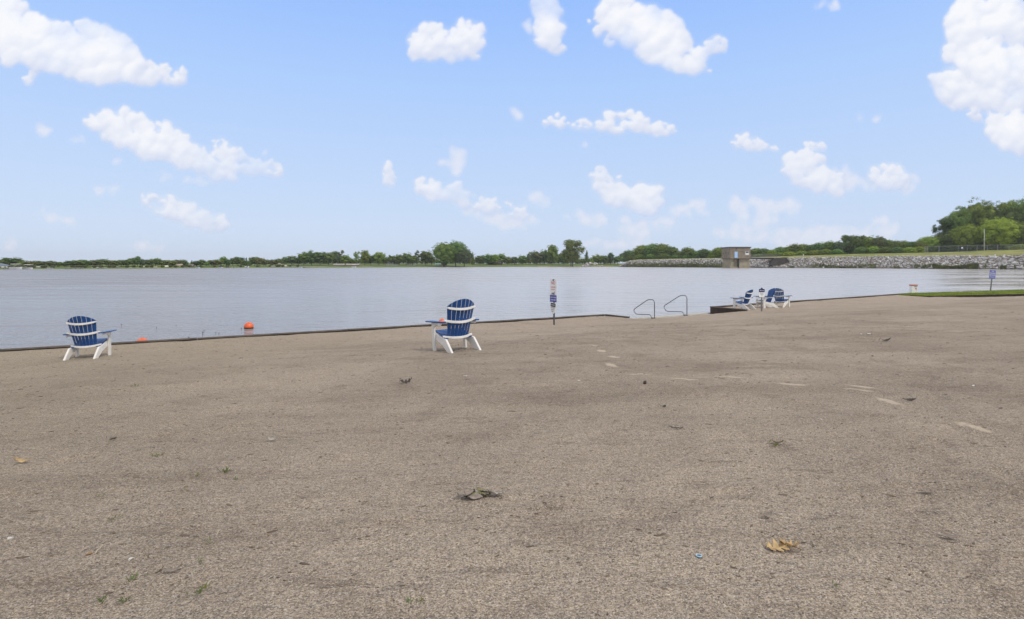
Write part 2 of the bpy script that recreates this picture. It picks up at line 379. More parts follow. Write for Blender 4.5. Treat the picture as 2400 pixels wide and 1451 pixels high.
# ---- sand / fine gravel
def sand_material():
    m = bpy.data.materials.new('coarse_sand'); m.use_nodes = True; n = NT(m.node_tree); b = m.node_tree.nodes['Principled BSDF']
    oc = n.node('ShaderNodeTexCoord').outputs['Object']
    big = n.noise(oc, .35, 4, .6); midn = n.noise(oc, 1.6, 5, .65)
    c = n.mix(n.rng(big, .35, .65), (.272, .224, .172), (.368, .307, .238))
    c = n.mix(n.math('MULTIPLY', n.rng(midn, .50, .68, 0, 1, True), .38), c, (.175, .135, .100))
    trk = n.noise(n.node('ShaderNodeMapping', {'Vector': oc, 'Rotation': (0, 0, R(-33)), 'Scale': (.22, 1.5, 1)}).outputs[0], 1.0, 4, .6)
    c = n.mix(n.rng(trk, .52, .66, 0, .35, True), c, (.19, .15, .108)); c = n.mix(n.rng(trk, .46, .34, 0, .30, True), c, (.42, .355, .27))
    # pale dry band towards the water
    sep = n.node('ShaderNodeSeparateXYZ', {0: oc})
    s_ = n.math('ADD', n.math('MULTIPLY', sep.outputs[0], -.5), n.math('MULTIPLY', sep.outputs[1], .865))
    sv = n.math('ADD', s_, n.math('MULTIPLY', n.math('SUBTRACT', big, .5), 9.0))
    c = n.mix(n.rng(sv, 9.0, 17.0, 0, .55, True), c, (.385, .318, .245))
    yel = n.rng(sep.outputs[0], -1.5, -8, 0, .45)
    c = n.mix(yel, c, (.31, .262, .180))
    # stretched scuffs of darker, turned-over sand
    st = n.node('ShaderNodeMapping', {'Vector': oc, 'Rotation': (0, 0, R(28)), 'Scale': (1.2, 4.2, 1)}).outputs[0]
    sc = n.noise(st, 1.8, 5, .7)
    c = n.mix(n.rng(sc, .57, .69, 0, .45, True), c, (.13, .10, .075))
    # grains of many colours
    v1 = n.node('ShaderNodeTexVoronoi', {'Vector': oc, 'Scale': 330.0}); v2 = n.node('ShaderNodeTexVoronoi', {'Vector': oc, 'Scale': 140.0})
    g1 = n.node('ShaderNodeSeparateColor', {0: v1.outputs['Color']}); g2 = n.node('ShaderNodeSeparateColor', {0: v2.outputs['Color']})
    gr = n.math('MULTIPLY', n.rng(g1.outputs[0], 0, 1, .58, 1.46), n.rng(g2.outputs[0], 0, 1, .66, 1.34))
    c = n.mix(1.0, c, n.node('ShaderNodeCombineColor', {0: gr, 1: gr, 2: n.math('MULTIPLY', gr, n.rng(g1.outputs[1], 0, 1, .88, 1.15))}).outputs[0], 'MULTIPLY')
    white = n.rng(g2.outputs[1], .93, .95); c = n.mix(n.math('MULTIPLY', white, .5), c, (.58, .54, .48))
    dk = n.rng(g2.outputs[2], .90, .92); c = n.mix(n.math('MULTIPLY', dk, .6), c, (.10, .085, .08))
    # drag marks: pale bare streaks (px ends in the photograph, laid out on the beach)
    for (p1, p2, wd) in SCUFF:
        mid = (p1+p2)/2; dv = p2-p1; ln = dv.length/2+.05
        q = n.node('ShaderNodeMapping', {'Vector': oc, 'Location': (mid.x, mid.y, 0), 'Rotation': (0, 0, math.atan2(dv.y, dv.x)), 'Scale': (ln, wd, 1)}, vector_type='TEXTURE').outputs[0]
        q = n.vmath('MULTIPLY', q, (1, 1, 0)); q = n.vmath('ADD', q, n.vmath('MULTIPLY', n.vmath('SUBTRACT', n.noise(oc, 9, 3, .5, True), (.5, .5, .5)), (.35, 1.0, 0)))
        k = n.rng(n.vmath('LENGTH', q), 1.0, .45, 0, .9, True)
        c = n.mix(k, c, (.53, .45, .35))
    n.l.new(c, b.inputs['Base Color']); b.inputs['Roughness'].default_value = .95; b.inputs['Specular IOR Level'].default_value = .15
    h = n.math('ADD', n.math('MULTIPLY', n.rng(v1.outputs['Distance'], 0, .6, 1, 0), .4), n.math('MULTIPLY', n.rng(v2.outputs['Distance'], 0, .6, 1, 0), .5))
    h = n.math('ADD', h, n.math('MULTIPLY', n.noise(oc, 26, 5, .6), 3.4))
    h = n.math('ADD', h, n.math('MULTIPLY', n.noise(st, 4.5, 4, .6), 9.0))
    h = n.math('ADD', h, n.math('MULTIPLY', n.noise(oc, 9.0, 4, .65), 5.0))
    bp = n.node('ShaderNodeBump', {'Height': h, 'Distance': .006, 'Strength': .9}); n.l.new(bp.outputs[0], b.inputs['Normal'])
    return m
SC = [((1384,808),(1400,811),.05),((1402,820),(1418,825),.10),((1430,835),(1450,838),.10),((1420,850),(1446,861),.08),((1470,877),(1540,878),.05),((1570,886),(1640,891),.05),
      ((1680,881),(1745,886),.05),((1820,898),(1895,903),.06),((1984,902),(2055,911),.055),((1984,911),(2048,918),.04),((2054,932),(2112,949),.06),((2236,988),(2326,1015),.055)]
SCUFF = [(G(*a), G(*b_), w_) for a, b_, w_ in SC]
M_sand = sand_material()

# ---- water
def water_material():
    m = bpy.data.materials.new('lake_water'); m.use_nodes = True; n = NT(m.node_tree); b = m.node_tree.nodes['Principled BSDF']
    oc = n.node('ShaderNodeTexCoord').outputs['Object']
    sep = n.node('ShaderNodeSeparateXYZ', {0: oc})
    patch = n.noise(n.node('ShaderNodeMapping', {'Vector': oc, 'Scale': (.012, .03, 1)}).outputs[0], 1.0, 4, .6)
    b.inputs['IOR'].default_value = 1.333
    b.inputs['Base Color'].default_value = (.19, .165, .14, 1)
    b.inputs['Roughness'].default_value = .10
    mp = n.node('ShaderNodeMapping', {'Vector': oc, 'Rotation': (0, 0, R(-8)), 'Scale': (.55, 1.0, 1)}).outputs[0]
    side = n.math('DIVIDE', sep.outputs[0], n.math('MAXIMUM', sep.outputs[1], 5.0))           # sheltered water to the right, where sky glare is painted in too
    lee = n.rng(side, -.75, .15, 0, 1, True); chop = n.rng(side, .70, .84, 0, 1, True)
    h = n.math('ADD', n.math('MULTIPLY', n.noise(mp, 2.6, 3, .55), .050), n.math('MULTIPLY', n.noise(mp, .62, 3, .5), .10))
    h = n.math('ADD', h, n.math('MULTIPLY', n.noise(mp, 9.0, 2, .5), .010))
    st = n.node('ShaderNodeMapping', {'Vector': oc, 'Rotation': (0, 0, R(-6)), 'Scale': (.22, 1.0, 1)}).outputs[0]
    h = n.math('ADD', h, n.math('MULTIPLY', n.noise(st, 1.15, 4, .6), .12))
    h = n.math('ADD', h, n.math('MULTIPLY', n.math('MULTIPLY', n.noise(st, .75, 2, .5), .55), chop))
    n.l.new(n.mix(lee, (.185, .165, .15), (.42, .405, .395)), b.inputs['Base Color'])  # sky glare painted into the body colour: paler to the right
    dist = n.vmath('LENGTH', oc)
    rg = n.rng(dist, 16, 90, .13, .29)                       # waves too fine to see far out act as roughness
    s1_ = n.noise(n.node('ShaderNodeMapping', {'Vector': oc, 'Rotation': (0, 0, R(-5)), 'Scale': (.05, .30, 1)}).outputs[0], 1.0, 6, .68)
    s2_ = n.noise(n.node('ShaderNodeMapping', {'Vector': oc, 'Scale': (.16, .9, 1)}).outputs[0], 1.0, 5, .65)
    rg = n.math('MULTIPLY', rg, n.rng(n.math('ADD', n.math('MULTIPLY', s1_, .6), n.math('MULTIPLY', s2_, .4)), .35, .65, .55, 1.45))
    ck = n.math('MULTIPLY', chop, n.rng(n.math('ADD', n.math('MULTIPLY', n.noise(n.node('ShaderNodeMapping', {'Vector': oc, 'Scale': (.035, .13, 1)}).outputs[0], 1.0, 6, .72), .6), n.math('MULTIPLY', s2_, .4)), .47, .54, 0, 1, True))
    rg = n.math('MULTIPLY', rg, n.math('SUBTRACT', 1.0, n.math('MULTIPLY', ck, .95)))
    n.l.new(rg, b.inputs['Roughness'])
    calm = n.math('SUBTRACT', 1.0, n.math('MULTIPLY', ck, .88))
    amp = n.math('MULTIPLY', n.rng(patch, .3, .7, .70, 1.35), n.math('MULTIPLY', calm, n.rng(lee, 0, 1, 1.3, .8)))
    bp = n.node('ShaderNodeBump', {'Height': n.math('MULTIPLY', h, amp), 'Distance': 1.0, 'Strength': 1.0}); n.l.new(bp.outputs[0], b.inputs['Normal'])
    return m
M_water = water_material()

def grassmat(name, lo, hi, sc=.25, dry=None):
    m = bpy.data.materials.new(name); m.use_nodes = True; n = NT(m.node_tree); b = m.node_tree.nodes['Principled BSDF']
    oc = n.node('ShaderNodeTexCoord').outputs['Object']
    c = n.mix(n.rng(n.noise(oc, sc, 6, .7), .38, .62), lo, hi)
    if dry: c = n.mix(n.rng(n.noise(oc, sc*.35, 5, .7), .48, .62, 0, .8), c, dry)
    n.l.new(c, b.inputs['Base Color']); b.inputs['Roughness'].default_value = .9; b.inputs['Specular IOR Level'].default_value = .2
    bp = n.node('ShaderNodeBump', {'Height': n.noise(oc, sc*20, 4, .7), 'Distance': .05}); n.l.new(bp.outputs[0], b.inputs['Normal'])
    return m
M_grass = grassmat('mown_grass', (.16, .20, .045), (.26, .31, .07), .5, (.30, .29, .10))
M_damgrass = grassmat('dam_grass', (.14, .16, .045), (.25, .27, .075), .12, (.28, .25, .11))
M_land = grassmat('far_grass', (.085, .12, .03), (.15, .19, .05), .03)

# ------------------------------------------------------------------ SETTING: water, beach, land
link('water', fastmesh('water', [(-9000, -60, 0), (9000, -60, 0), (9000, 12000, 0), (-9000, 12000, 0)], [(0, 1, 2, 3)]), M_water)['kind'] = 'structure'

def spaced(a, b, fine_lo, fine_hi, d0, g):
    xs = list(np.arange(fine_lo, fine_hi, d0)); s = d0
    x = fine_hi
    while x < b: xs.append(x); s *= g; s = min(s, 1.5); x += s
    xs.append(b); s = d0; x = fine_lo
    while x > a: s *= g; s = min(s, 1.5); x -= s; xs.append(max(x, a))
    return np.array(sorted(set(np.round(xs, 5))))
xs = spaced(-58, 68, -3.2, 3.2, .030, 1.02)
xs = np.array(sorted(set(list(xs) + list(np.arange(3.2, 12.5, .085)))))
v = np.concatenate([np.linspace(-2.2, .02, 12)[:-1], np.linspace(.02, .32, 150)[:-1], np.linspace(.32, .9, 170)[:-1], np.linspace(.9, 1, 70)])
Eg = edge(xs)
isr = (xs > B.x-.4) & (xs < C2.x+.6)
top = Eg - .03
XX = np.repeat(xs[:, None], len(v), 1); YY = v[None, :]*top[:, None]
# under the open landing the sand slides on beneath the water
extra = np.where(isr, 1.6, 0.0)[:, None]*np.clip((v[None, :]-.9)/.1, 0, 1)
YY = YY + extra
ZZ = ground(XX, YY)+relief(XX, YY)
past = YY > edge(XX)-.03
ZZ = np.where(past & ~ramp_mask(XX, YY), -.6, ZZ)
nv = len(v); idx = np.arange(len(xs)*nv).reshape(len(xs), nv)
Fq = np.stack([idx[:-1, :-1], idx[1:, :-1], idx[1:, 1:], idx[:-1, 1:]], -1).reshape(-1, 4)
beach = link('beach', fastmesh('beach', np.stack([XX, YY, ZZ], -1).reshape(-1, 3), Fq), M_sand, smooth=True); beach['kind'] = 'structure'

# far shore land
SH = [(-1500, 633), (-300, 632), (0, 631), (150, 630.5), (300, 629.6), (450, 628.6), (600, 627.6), (750, 627.2), (900, 626.6), (1050, 626), (1250, 625.4), (1475, 625.2)]
def land_strip(name, pts, prof, m, far=7000):
    V = []; n = len(prof)+1
    for p in pts:
        dr = Vector((p.x, p.y, 0)).normalized()
        for (o, z) in prof: V.append((p.x+dr.x*o, p.y+dr.y*o, z))
        V.append((p.x+dr.x*far, p.y+dr.y*far, prof[-1][1]))
    Fs = [(i*n+j, (i+1)*n+j, (i+1)*n+j+1, i*n+j+1) for i in range(len(pts)-1) for j in range(n-1)]
    o = link(name, fastmesh(name, V, Fs), m, smooth=True); o['kind'] = 'structure'; return o
shp = [W(a, b) for a, b in SH]
land_strip('far_shore_land', shp, [(-1, -.5), (1, .35), (12, .8), (45, 1.9), (100, 3.3)], M_land)

# the dam: riprap face, grass crest, plateau behind
DM = [ # px, waterline, top of stones, crest
 (1452,625.6,624.6,624.0),(1462,625.8,619.5,618),(1474,626,612.5,611),(1490,626.1,610.3,608.6),(1520,626.3,609.4,607.6),(1600,626.8,608.2,606.4),(1690,627.4,606.6,604.8),(1780,628,605.5,602.6),
 (1850,628.3,604.6,600.2),(2000,628.9,602.2,595.3),(2150,630,600.8,592.4),(2250,630.6,599.6,590),(2320,631.1,600.4,586.8),(2400,631.8,598.2,585),(2560,633,597,583),(3100,640,590,578)]
def dam_at(px):
    a = np.array(DM); wl, rt, cr_ = (np.interp(px, a[:, 0], a[:, k]) for k in (1, 2, 3))
    p = W(px, wl); d0 = p.y
    f = min(1.0, max(.15, (px-1448)/40))
    q = P(px, rt, d0+13*f); c = P(px, cr_, d0+32*f)
    return p, q, c
dpx = sorted(set([1448.5] + [a[0] for a in DM] + list(range(1500, 3100, 25))))
rows = []
for px in dpx:
    p, q, c = dam_at(px)
    if px < 1450: q = p.copy(); c = p.copy()
    dr = Vector((p.x, p.y, 0)).normalized()
    rows.append((p, q, c, dr))
V = []
for (p, q, c, dr) in rows:
    V += [tuple(p-dr*2+Vector((0, 0, -1.2))), tuple(q)]
rip_base = link('dam_slope', fastmesh('dam_slope', V, [(2*i, 2*i+2, 2*i+3, 2*i+1) for i in range(len(rows)-1)]), mat('dam_earth', (.13, .115, .09), .95, var=.5, vscale=.4), smooth=True)
rip_base['kind'] = 'structure'
V = []
K = 6
for (p, q, c, dr) in rows:
    for k in range(K): V.append(tuple(q.lerp(c, k/(K-1)) + Vector((0, 0, .25*math.sin(k/(K-1)*math.pi) + .35*float(fbm(q.x*.05+k, q.y*.05))))))
    e = c+dr*12; V.append((e.x, e.y, c.z-.4)); e = c+dr*120; V.append((e.x, e.y, max(3.3, c.z-2.5))); e = c+dr*6500; V.append((e.x, e.y, 3.4))
n = K+3
crest = link('dam_crest_grass', fastmesh('dam_crest_grass', V, [(i*n+j, (i+1)*n+j, (i+1)*n+j+1, i*n+j+1) for i in range(len(rows)-1) for j in range(n-1)]), M_damgrass, smooth=True)
crest['kind'] = 'structure'

# ---- stones of the riprap
def rock_mesh(seed, sub=1):
    r_ = random.Random(seed); bm = bmesh.new(); bmesh.ops.create_icosphere(bm, subdivisions=sub, radius=1)
    ax = [Vector((r_.uniform(-1, 1), r_.uniform(-1, 1), r_.uniform(-1, 1))).normalized() for _ in range(5)]
    for v_ in bm.verts:
        c = v_.co.copy()
        for a in ax:
            dd = c.dot(a)
            if dd > .55: c -= a*(dd-.55)*.9
        v_.co = c*r_.uniform(.85, 1.12)
        v_.co.z *= .62; v_.co.y *= .8
    me = bpy.data.meshes.new('stone'); bm.to_mesh(me); bm.free(); return me
def stone_material():
    m = bpy.data.materials.new('limestone'); m.use_nodes = True; n = NT(m.node_tree); b = m.node_tree.nodes['Principled BSDF']
    oc = n.node('ShaderNodeNewGeometry').outputs['Position']
    v1 = n.node('ShaderNodeTexVoronoi', {'Vector': oc, 'Scale': .9}); g = n.node('ShaderNodeSeparateColor', {0: v1.outputs['Color']})
    c = n.mix(g.outputs[0], (.31, .305, .305), (.68, .67, .66)); c = n.mix(n.rng(g.outputs[1], .82, .9, 0, .55), c, (.24, .16, .12))
    c = n.mix(n.rng(n.noise(oc, 2.2, 5, .7), .5, .68, 0, .5), c, (.20, .18, .15))
    z = n.node('ShaderNodeSeparateXYZ', {0: oc}).outputs[2]
    c = n.mix(n.rng(z, .8, .15, 0, .8), c, (.07, .065, .05))
    n.l.new(c, b.inputs['Base Color']); b.inputs['Roughness'].default_value = .9
    return m
M_stone = stone_material()
rocks = [rock_mesh(100+i) for i in range(8)]
for m_ in rocks: m_.materials.append(M_stone)
cand = []
for i in range(14000):
    px = 1452 + (3000-1452)*rng.random()**1.15 if i > 1800 else 1452+400*rng.random()
    p, q, c = dam_at(px)
    f = rng.random()**.85*1.03
    pos = (p-Vector((0, 0, .25))).lerp(q, f) + Vector((rng.normal(0, .5), rng.normal(0, .5), 0))
    if px < 1660 and rng.random() < (.62 if f < .45 else .18): continue        # grown over at the far end
    if 1800 < px < 1850 and f > .30: continue
    s_ = float(np.clip(rng.lognormal(-.80, .36), .22, 1.0))
    cand.append((px, pos, s_))
vis = [c for c in cand if c[0] < 2402]
order = sorted(vis, key=lambda c: -(c[2]/c[1].y)); single = order[:290]; sid = set(id(c) for c in single)
ra = {}
SV = []; SF = []; off = 0
base = [(np.array([v_.co[:] for v_ in m_.vertices]), np.array([p_.vertices[:] for p_ in m_.polygons])) for m_ in rocks]
rip = empty('riprap_bank', dam_at(1900)[0], 'bank of grey-white broken limestone along the dam face from the spit to the right edge', 'stone bank')
for c in cand:
    k = rng.integers(0, 8); e = Euler((rng.uniform(-.7, .7), rng.uniform(-.7, .7), rng.uniform(0, 6.28)))
    if id(c) in sid:
        o = link('stone', rocks[k], parent=rip); o.location = c[1]-rip.location; o.rotation_euler = e; o.scale = (c[2],)*3
    else:
        bv, bf = base[k]; M = np.array(e.to_matrix())
        SV.append(bv@M.T*c[2]+np.array(c[1])); SF.append(bf+off); off += len(bv)
o = link('broken_stone', fastmesh('broken_stone', np.concatenate(SV)-np.array(rip.location), np.concatenate(SF)), M_stone, parent=rip); o['kind'] = 'stuff'

# ---- blades helper (grass, weeds)
def blades(name, pts, h, wd, m, lean=.4, parent=None, origin=(0, 0, 0)):
    n = len(pts); pts = np.asarray(pts, float)-np.array(origin); hh = h*(.5+rng.random(n)); a = rng.random(n)*6.283; ww = wd*(.6+.8*rng.random(n))
    dx = np.cos(a)*ww; dy = np.sin(a)*ww; la = rng.random(n)*6.283; ll = hh*lean*rng.random(n)
    p0 = pts+np.stack([dx, dy, 0*dx-.02], 1); p1 = pts-np.stack([dx, dy, 0*dx+.02], 1)
    tip = pts+np.stack([np.cos(la)*ll, np.sin(la)*ll, hh], 1)
    V = np.stack([p0, p1, tip], 1).reshape(-1, 3); return link(name, fastmesh(name, V, np.arange(3*n).reshape(-1, 3)), m, parent)
# weeds between stones near the waterline, brownish green growth on the spit
pts = []
for i in range(9000):
    px = rng.uniform(2185, 2390) if i < 4200 else (rng.uniform(1455, 1700) if i < 7600 else rng.uniform(1850, 2180))
    p, q, c = dam_at(px); mx = .22+.12*math.sin(px*.05) if px > 1850 else .75*rng.random()
    if px > 1850 and fbm(px*.04, 3.0, 3) < -.02: continue
    pos = p.lerp(q, rng.random()*mx)+Vector((0, -.3, .1)); pts.append(tuple(pos))
tag(blades('waterside_weeds', pts, 1.0, .22, leafmat('weed_green', (.12, .14, .045), .4, 0, .3), .5), 'rough green weeds growing among the stones at the waterline of the dam', 'weeds', kind='stuff')

# ------------------------------------------------------------------ control tower in the lake, with bridge
def tower():
    d = 341.0; Fp = P(1712, 619, d); ang = math.atan2(Fp.x, Fp.y)
    r_ = Vector((math.sin(ang), math.cos(ang), 0)); pp = Vector((math.cos(ang), -math.sin(ang), 0)); al = R(25)
    ex = pp*math.cos(al)+r_*math.sin(al); ey = -pp*math.sin(al)+r_*math.cos(al)      # along the right face, along the left face (away)
    a, b = 12.7, 12.6
    root = empty('intake_tower', (Fp.x, Fp.y, 0), 'square tan concrete intake tower standing in the lake with blue door and flat dark roof', 'tower')
    root.rotation_euler = (0, 0, math.atan2(ex.y, ex.x))
    zt = P(0, 580.6, d).z; zm = P(0, 605.6, d).z
    def wallbox(name, x0, x1, y0, y1, z0, z1, m, par=root, **kw): return MB().box(((x0+x1)/2, (y0+y1)/2, (z0+z1)/2), (x1-x0, y1-y0, z1-z0)).build(name, m, par, **kw)
    up = wallbox('upper_block', 0, a, 0, b, zm, zt, M_conc)
    wallbox('roof', -.45, a+.35, -.45, b+.35, zt+.01, zt+.55, mat('dark_roof', (.06, .055, .055), .8))
    sh = MB(); sh.box((a/2+2.9, b/2+.55, zm/2-1), (a-5.9, b-1.2, zm+2-.02)); sh.box((1.0+.6, b/2+.55, zm/2-1), (1.9, b-1.2, zm+2-.02)); sh.box((4.0, .9+b/2+.4, zm/2-1), (2.95, b-1.9, zm+2-.02)); sh.box((a/2, b/2+.6, .25), (a-.9, b-.9, 1.1))
    sh.build('shaft', mat('pale_concrete', (.30, .265, .19), .85, var=.22, vscale=.5), root)
    wallbox('shaft_groove', 5.35, 5.75, .5, .9, -.5, zm-.05, M_darkhole)
    fr = wallbox('ledge', -.12, a+.12, -.12, b+.12, zm-.25, zm+.05, mat('dark_stained_concrete', (.12, .105, .085), .9, var=.3))
    dr = wallbox('door', 2.6, 4.5, -.10, .05, zm+.35, zm+4.1, mat('pale_blue_door', (.36, .55, .82), .5)); wallbox('door_handle', 4.2, 4.35, -.2, -.10, zm+2.0, zm+2.2, M_steel, dr)
    wf = wallbox('window', 9.4, 11.6, -.10, .05, zm+2.2, zm+4.3, mat('white_frame', (.75, .76, .78), .5)); wallbox('pane', 9.6, 11.4, -.14, -.11, zm+3.25, zm+4.15, M_glass, wf)
    wallbox('vent_hole', 10.3, 10.8, -.06, .05, zm+.7, zm+1.2, M_darkhole)
    wallbox('roof_scupper', 3.5, 4.1, -.5, -.02, zt-.8, zt-.02, M_darkhole)
    for k in range(3): wallbox('small_window', -.07, .05, 2.6+k*3.4, 3.6+k*3.4, zm+2.9, zm+3.9, M_darkhole)
    # dry joints between the concrete lifts
    for z in (zm+2.1, zm+4.5): wallbox('lift_joint', -.03, a+.03, -.03, b+.03, z, z+.07, mat('dark_joint', (.16, .135, .10), .9))
    return root, ex, ey, zm
tw, tex, tey, tzm = tower()
# bridge
b0 = P(1757, 602.5, 352); b1 = P(1846, 602, 374)
dv = (b1-b0); dv.z = 0; L = dv.length; az = math.atan2(dv.y, dv.x)
br = empty('footbridge', (b0.x, b0.y, b0.z-.2), 'flat concrete footbridge with dark underside linking the intake tower to the dam', 'bridge', rz=az)
MB().box((L/2, 0, .0), (L, 2.6, .45)).build('deck', mat('deck_concrete', (.33, .32, .28), .9, var=.2), br)
MB().box((L/2-1, 0, -.65), (L-2.2, 1.8, .8)).build('girder', mat('dark_steel', (.04, .033, .03), .7), br)
for yy in (-1.2, 1.2):
    MB().box((L*.36, yy, 1.78), (L*.74, .07, .07)).box((L*.36, yy, 1.1), (L*.74, .04, .04)).build('handrail', M_post, br)
    mb = MB()
    for i in range(70): mb.box((L*.74*i/69, yy, 1.1), (.035, .035, 1.2))
    mb.build('balusters', M_post, br)['kind'] = 'stuff'
    for i in range(9): MB().box((L*.74*i/8, yy, 1.02), (.10, .10, 1.5)).build('rail_post', M_post, br)
ya, yb_ = 357.0, 374.0
def APt(px, py, d): q = P(px, py, d); return Vector(q)-br.location
fr_ = [APt(1803, 622, ya), APt(1818, 604.5, ya), APt(1846, 604.5, ya), APt(1853, 614, ya), APt(1853, 622, ya)]
o = MB().prism([tuple(q) for q in fr_], (4.5, yb_-ya, 0)).build('abutment', mat('dark_abutment', (.060, .052, .048), .9, var=.4, vscale=.6), br)
o.rotation_euler = (0, 0, -az)
q_ = [APt(1843, 603.6, ya-.4), APt(1847, 603.6, ya-.4), APt(1858, 615, ya-.4), APt(1854, 617, ya-.4)]
o = MB().prism([tuple(q) for q in q_], (.6, 9, 0)).build('wing_wall', M_conc_grey, br); o.rotation_euler = (0, 0, -az)

# ------------------------------------------------------------------ TREES
def crown_mesh(seed, shape, nleaf, leaf, m, lobes=9, core=.60):
    r_ = np.random.default_rng(seed); V = []; Fs = []; off = 0
    B_ = []
    if shape == 'conifer':
        for k in range(11):
            z = .12+.08*k; B_.append((np.array([r_.normal(0, .03), r_.normal(0, .03), z]), (1-z)*.40+.04, .075))
    elif shape == 'open':
        for k in range(lobes+8):
            th = r_.uniform(0, 6.28); rr = r_.uniform(.12, .40); z = r_.uniform(.36, .90); rr *= math.sqrt(max(.12, 1-((z-.6)/.42)**2))
            B_.append((np.array([math.cos(th)*rr, math.sin(th)*rr, z]), r_.uniform(.09, .15), r_.uniform(.07, .11)))
    else:
        cz, rz_, rx_ = {'round': (.56, .40, .42), 'oval': (.55, .42, .33), 'bush': (.40, .45, .45), 'wide': (.55, .38, .50)}[shape]
        B_.append((np.array([0, 0, cz]), rx_*.72, rz_*.78))
        for k in range(lobes):
            th = 6.283*k*.618; u = (k+.5)/lobes*2-1; rr = math.sqrt(1-u*u)
            B_.append((np.array([math.cos(th)*rr*rx_*.68, math.sin(th)*rr*rx_*.68, cz+u*rz_*.66]), r_.uniform(.16, .25)*rx_/.42, r_.uniform(.14, .22)))
    ws = np.array([b[1]**2 for b in B_]); ws /= ws.sum()
    bm = bmesh.new(); bmesh.ops.create_icosphere(bm, subdivisions=2 if core else 1, radius=1)
    iv = np.array([v_.co[:] for v_ in bm.verts]); fi = np.array([[q.index for q in f.verts] for f in bm.faces]); bm.free()
    for (c, rx, rz) in B_:
        if core and shape != 'open':
            k = iv*(1+.22*r_.normal(0, 1, (len(iv), 1)).clip(-1, 1))*np.array([rx, rx, rz])*core+c
            V.append(k); Fs.append(fi+off); off += len(iv)
        elif shape == 'open':
            k = iv*(1+.3*r_.normal(0, 1, (len(iv), 1)).clip(-1, 1))*np.array([rx, rx, rz])*.5+c
            V.append(k); Fs.append(fi+off); off += len(iv)
    per = 26; nc = nleaf//per; bi = r_.choice(len(B_), nc, p=ws)
    dirs = r_.normal(0, 1, (nc, 3)); dirs[:, 2] += .15; dirs /= np.linalg.norm(dirs, axis=1)[:, None]
    rad = .72+.42*r_.random(nc)+.14*(r_.random(nc) > .90)
    cs = np.array([B_[i][0] for i in bi]); sc = np.array([[B_[i][1], B_[i][1], B_[i][2]] for i in bi])
    cp = cs+dirs*sc*rad[:, None]; nleaf = nc*per
    jj = r_.normal(0, 1, (nleaf, 3))*np.array([.034, .034, .017])*(1.0 if nleaf > 6000 else 1.5)*.75
    pos = np.repeat(cp, per, 0)+jj; dirs = np.repeat(dirs, per, 0)
    a = r_.normal(0, 1, (nleaf, 3)); nrm = dirs+.8*r_.normal(0, 1, (nleaf, 3)); nrm /= np.linalg.norm(nrm, axis=1)[:, None]
    u = np.cross(nrm, a); u /= np.linalg.norm(u, axis=1)[:, None]; v2 = np.cross(nrm, u)
    s_ = leaf*(.6+.8*r_.random(nleaf))[:, None]
    q = np.stack([pos-u*s_, pos+v2*s_*.7, pos+u*s_], 1).reshape(-1, 3)
    V.append(q); Fs.append(np.arange(3*nleaf).reshape(-1, 3)+off)
    me = fastmesh('crown', np.concatenate(V), np.concatenate(Fs)); me.materials.append(m); return me
def trunk_mesh(seed, shape):
    r_ = random.Random(seed); mb = MB(); topz = .8 if shape in ('conifer', 'open') else .6
    mb.tube([(0, 0, -.06), (0, 0, .02), (.01, 0, .25), (0, .01, topz)], [.035, .027, .021, .006], 6)
    if shape != 'conifer':
        for k in range(9 if shape == 'open' else 5):
            th = r_.uniform(0, 6.28); z0 = r_.uniform(.2, .5); ln = r_.uniform(.2, .38)
            mb.tube([(0, 0, z0), (math.cos(th)*ln*.5, math.sin(th)*ln*.5, z0+.12), (math.cos(th)*ln, math.sin(th)*ln, z0+.30)], [.013, .009, .003], 5)
    me = mb.mesh('trunk'); me.materials.append(M_bark); return me
PROTO = {}
def proto(shape, tone, big, var):
    k = (shape, tone, big, var)
    if k not in PROTO:
        m = {'dark': M_leaf_dark, 'mid': M_leaf_mid, 'light': M_leaf_light, 'grey': M_leaf_grey}[tone]
        sd_ = hash((shape, var)) % 1000 if False else sum(map(ord, shape))*7+var*13+(500 if big else 0)
        nl, lf = ((24000, .0150) if big else (3600, .026))
        if shape == 'open': nl = int(nl*.8); lf *= .9
        PROTO[k] = (crown_mesh(sd_, shape, nl, lf, m, lobes=26 if big else 12), trunk_mesh(sd_, shape))
    return PROTO[k]
def ordinal(n):
    ones = ['', 'first', 'second', 'third', 'fourth', 'fifth', 'sixth', 'seventh', 'eighth', 'ninth', 'tenth', 'eleventh', 'twelfth', 'thirteenth', 'fourteenth', 'fifteenth', 'sixteenth', 'seventeenth', 'eighteenth', 'nineteenth']
    tens = {2: 'twent', 3: 'thirt', 4: 'fort', 5: 'fift', 6: 'sixt', 7: 'sevent'}
    if n < 20: return ones[n]
    return tens[n//10]+('ieth' if n % 10 == 0 else 'y-'+ones[n % 10])
TONE = {'dark': 'dark green', 'mid': 'mid-green', 'light': 'bright yellow-green', 'grey': 'grey-green'}
SHAPE = {'round': 'round-crowned', 'oval': 'tall narrow', 'bush': 'low bushy', 'wide': 'broad spreading', 'conifer': 'pointed conifer', 'open': 'open-branched'}
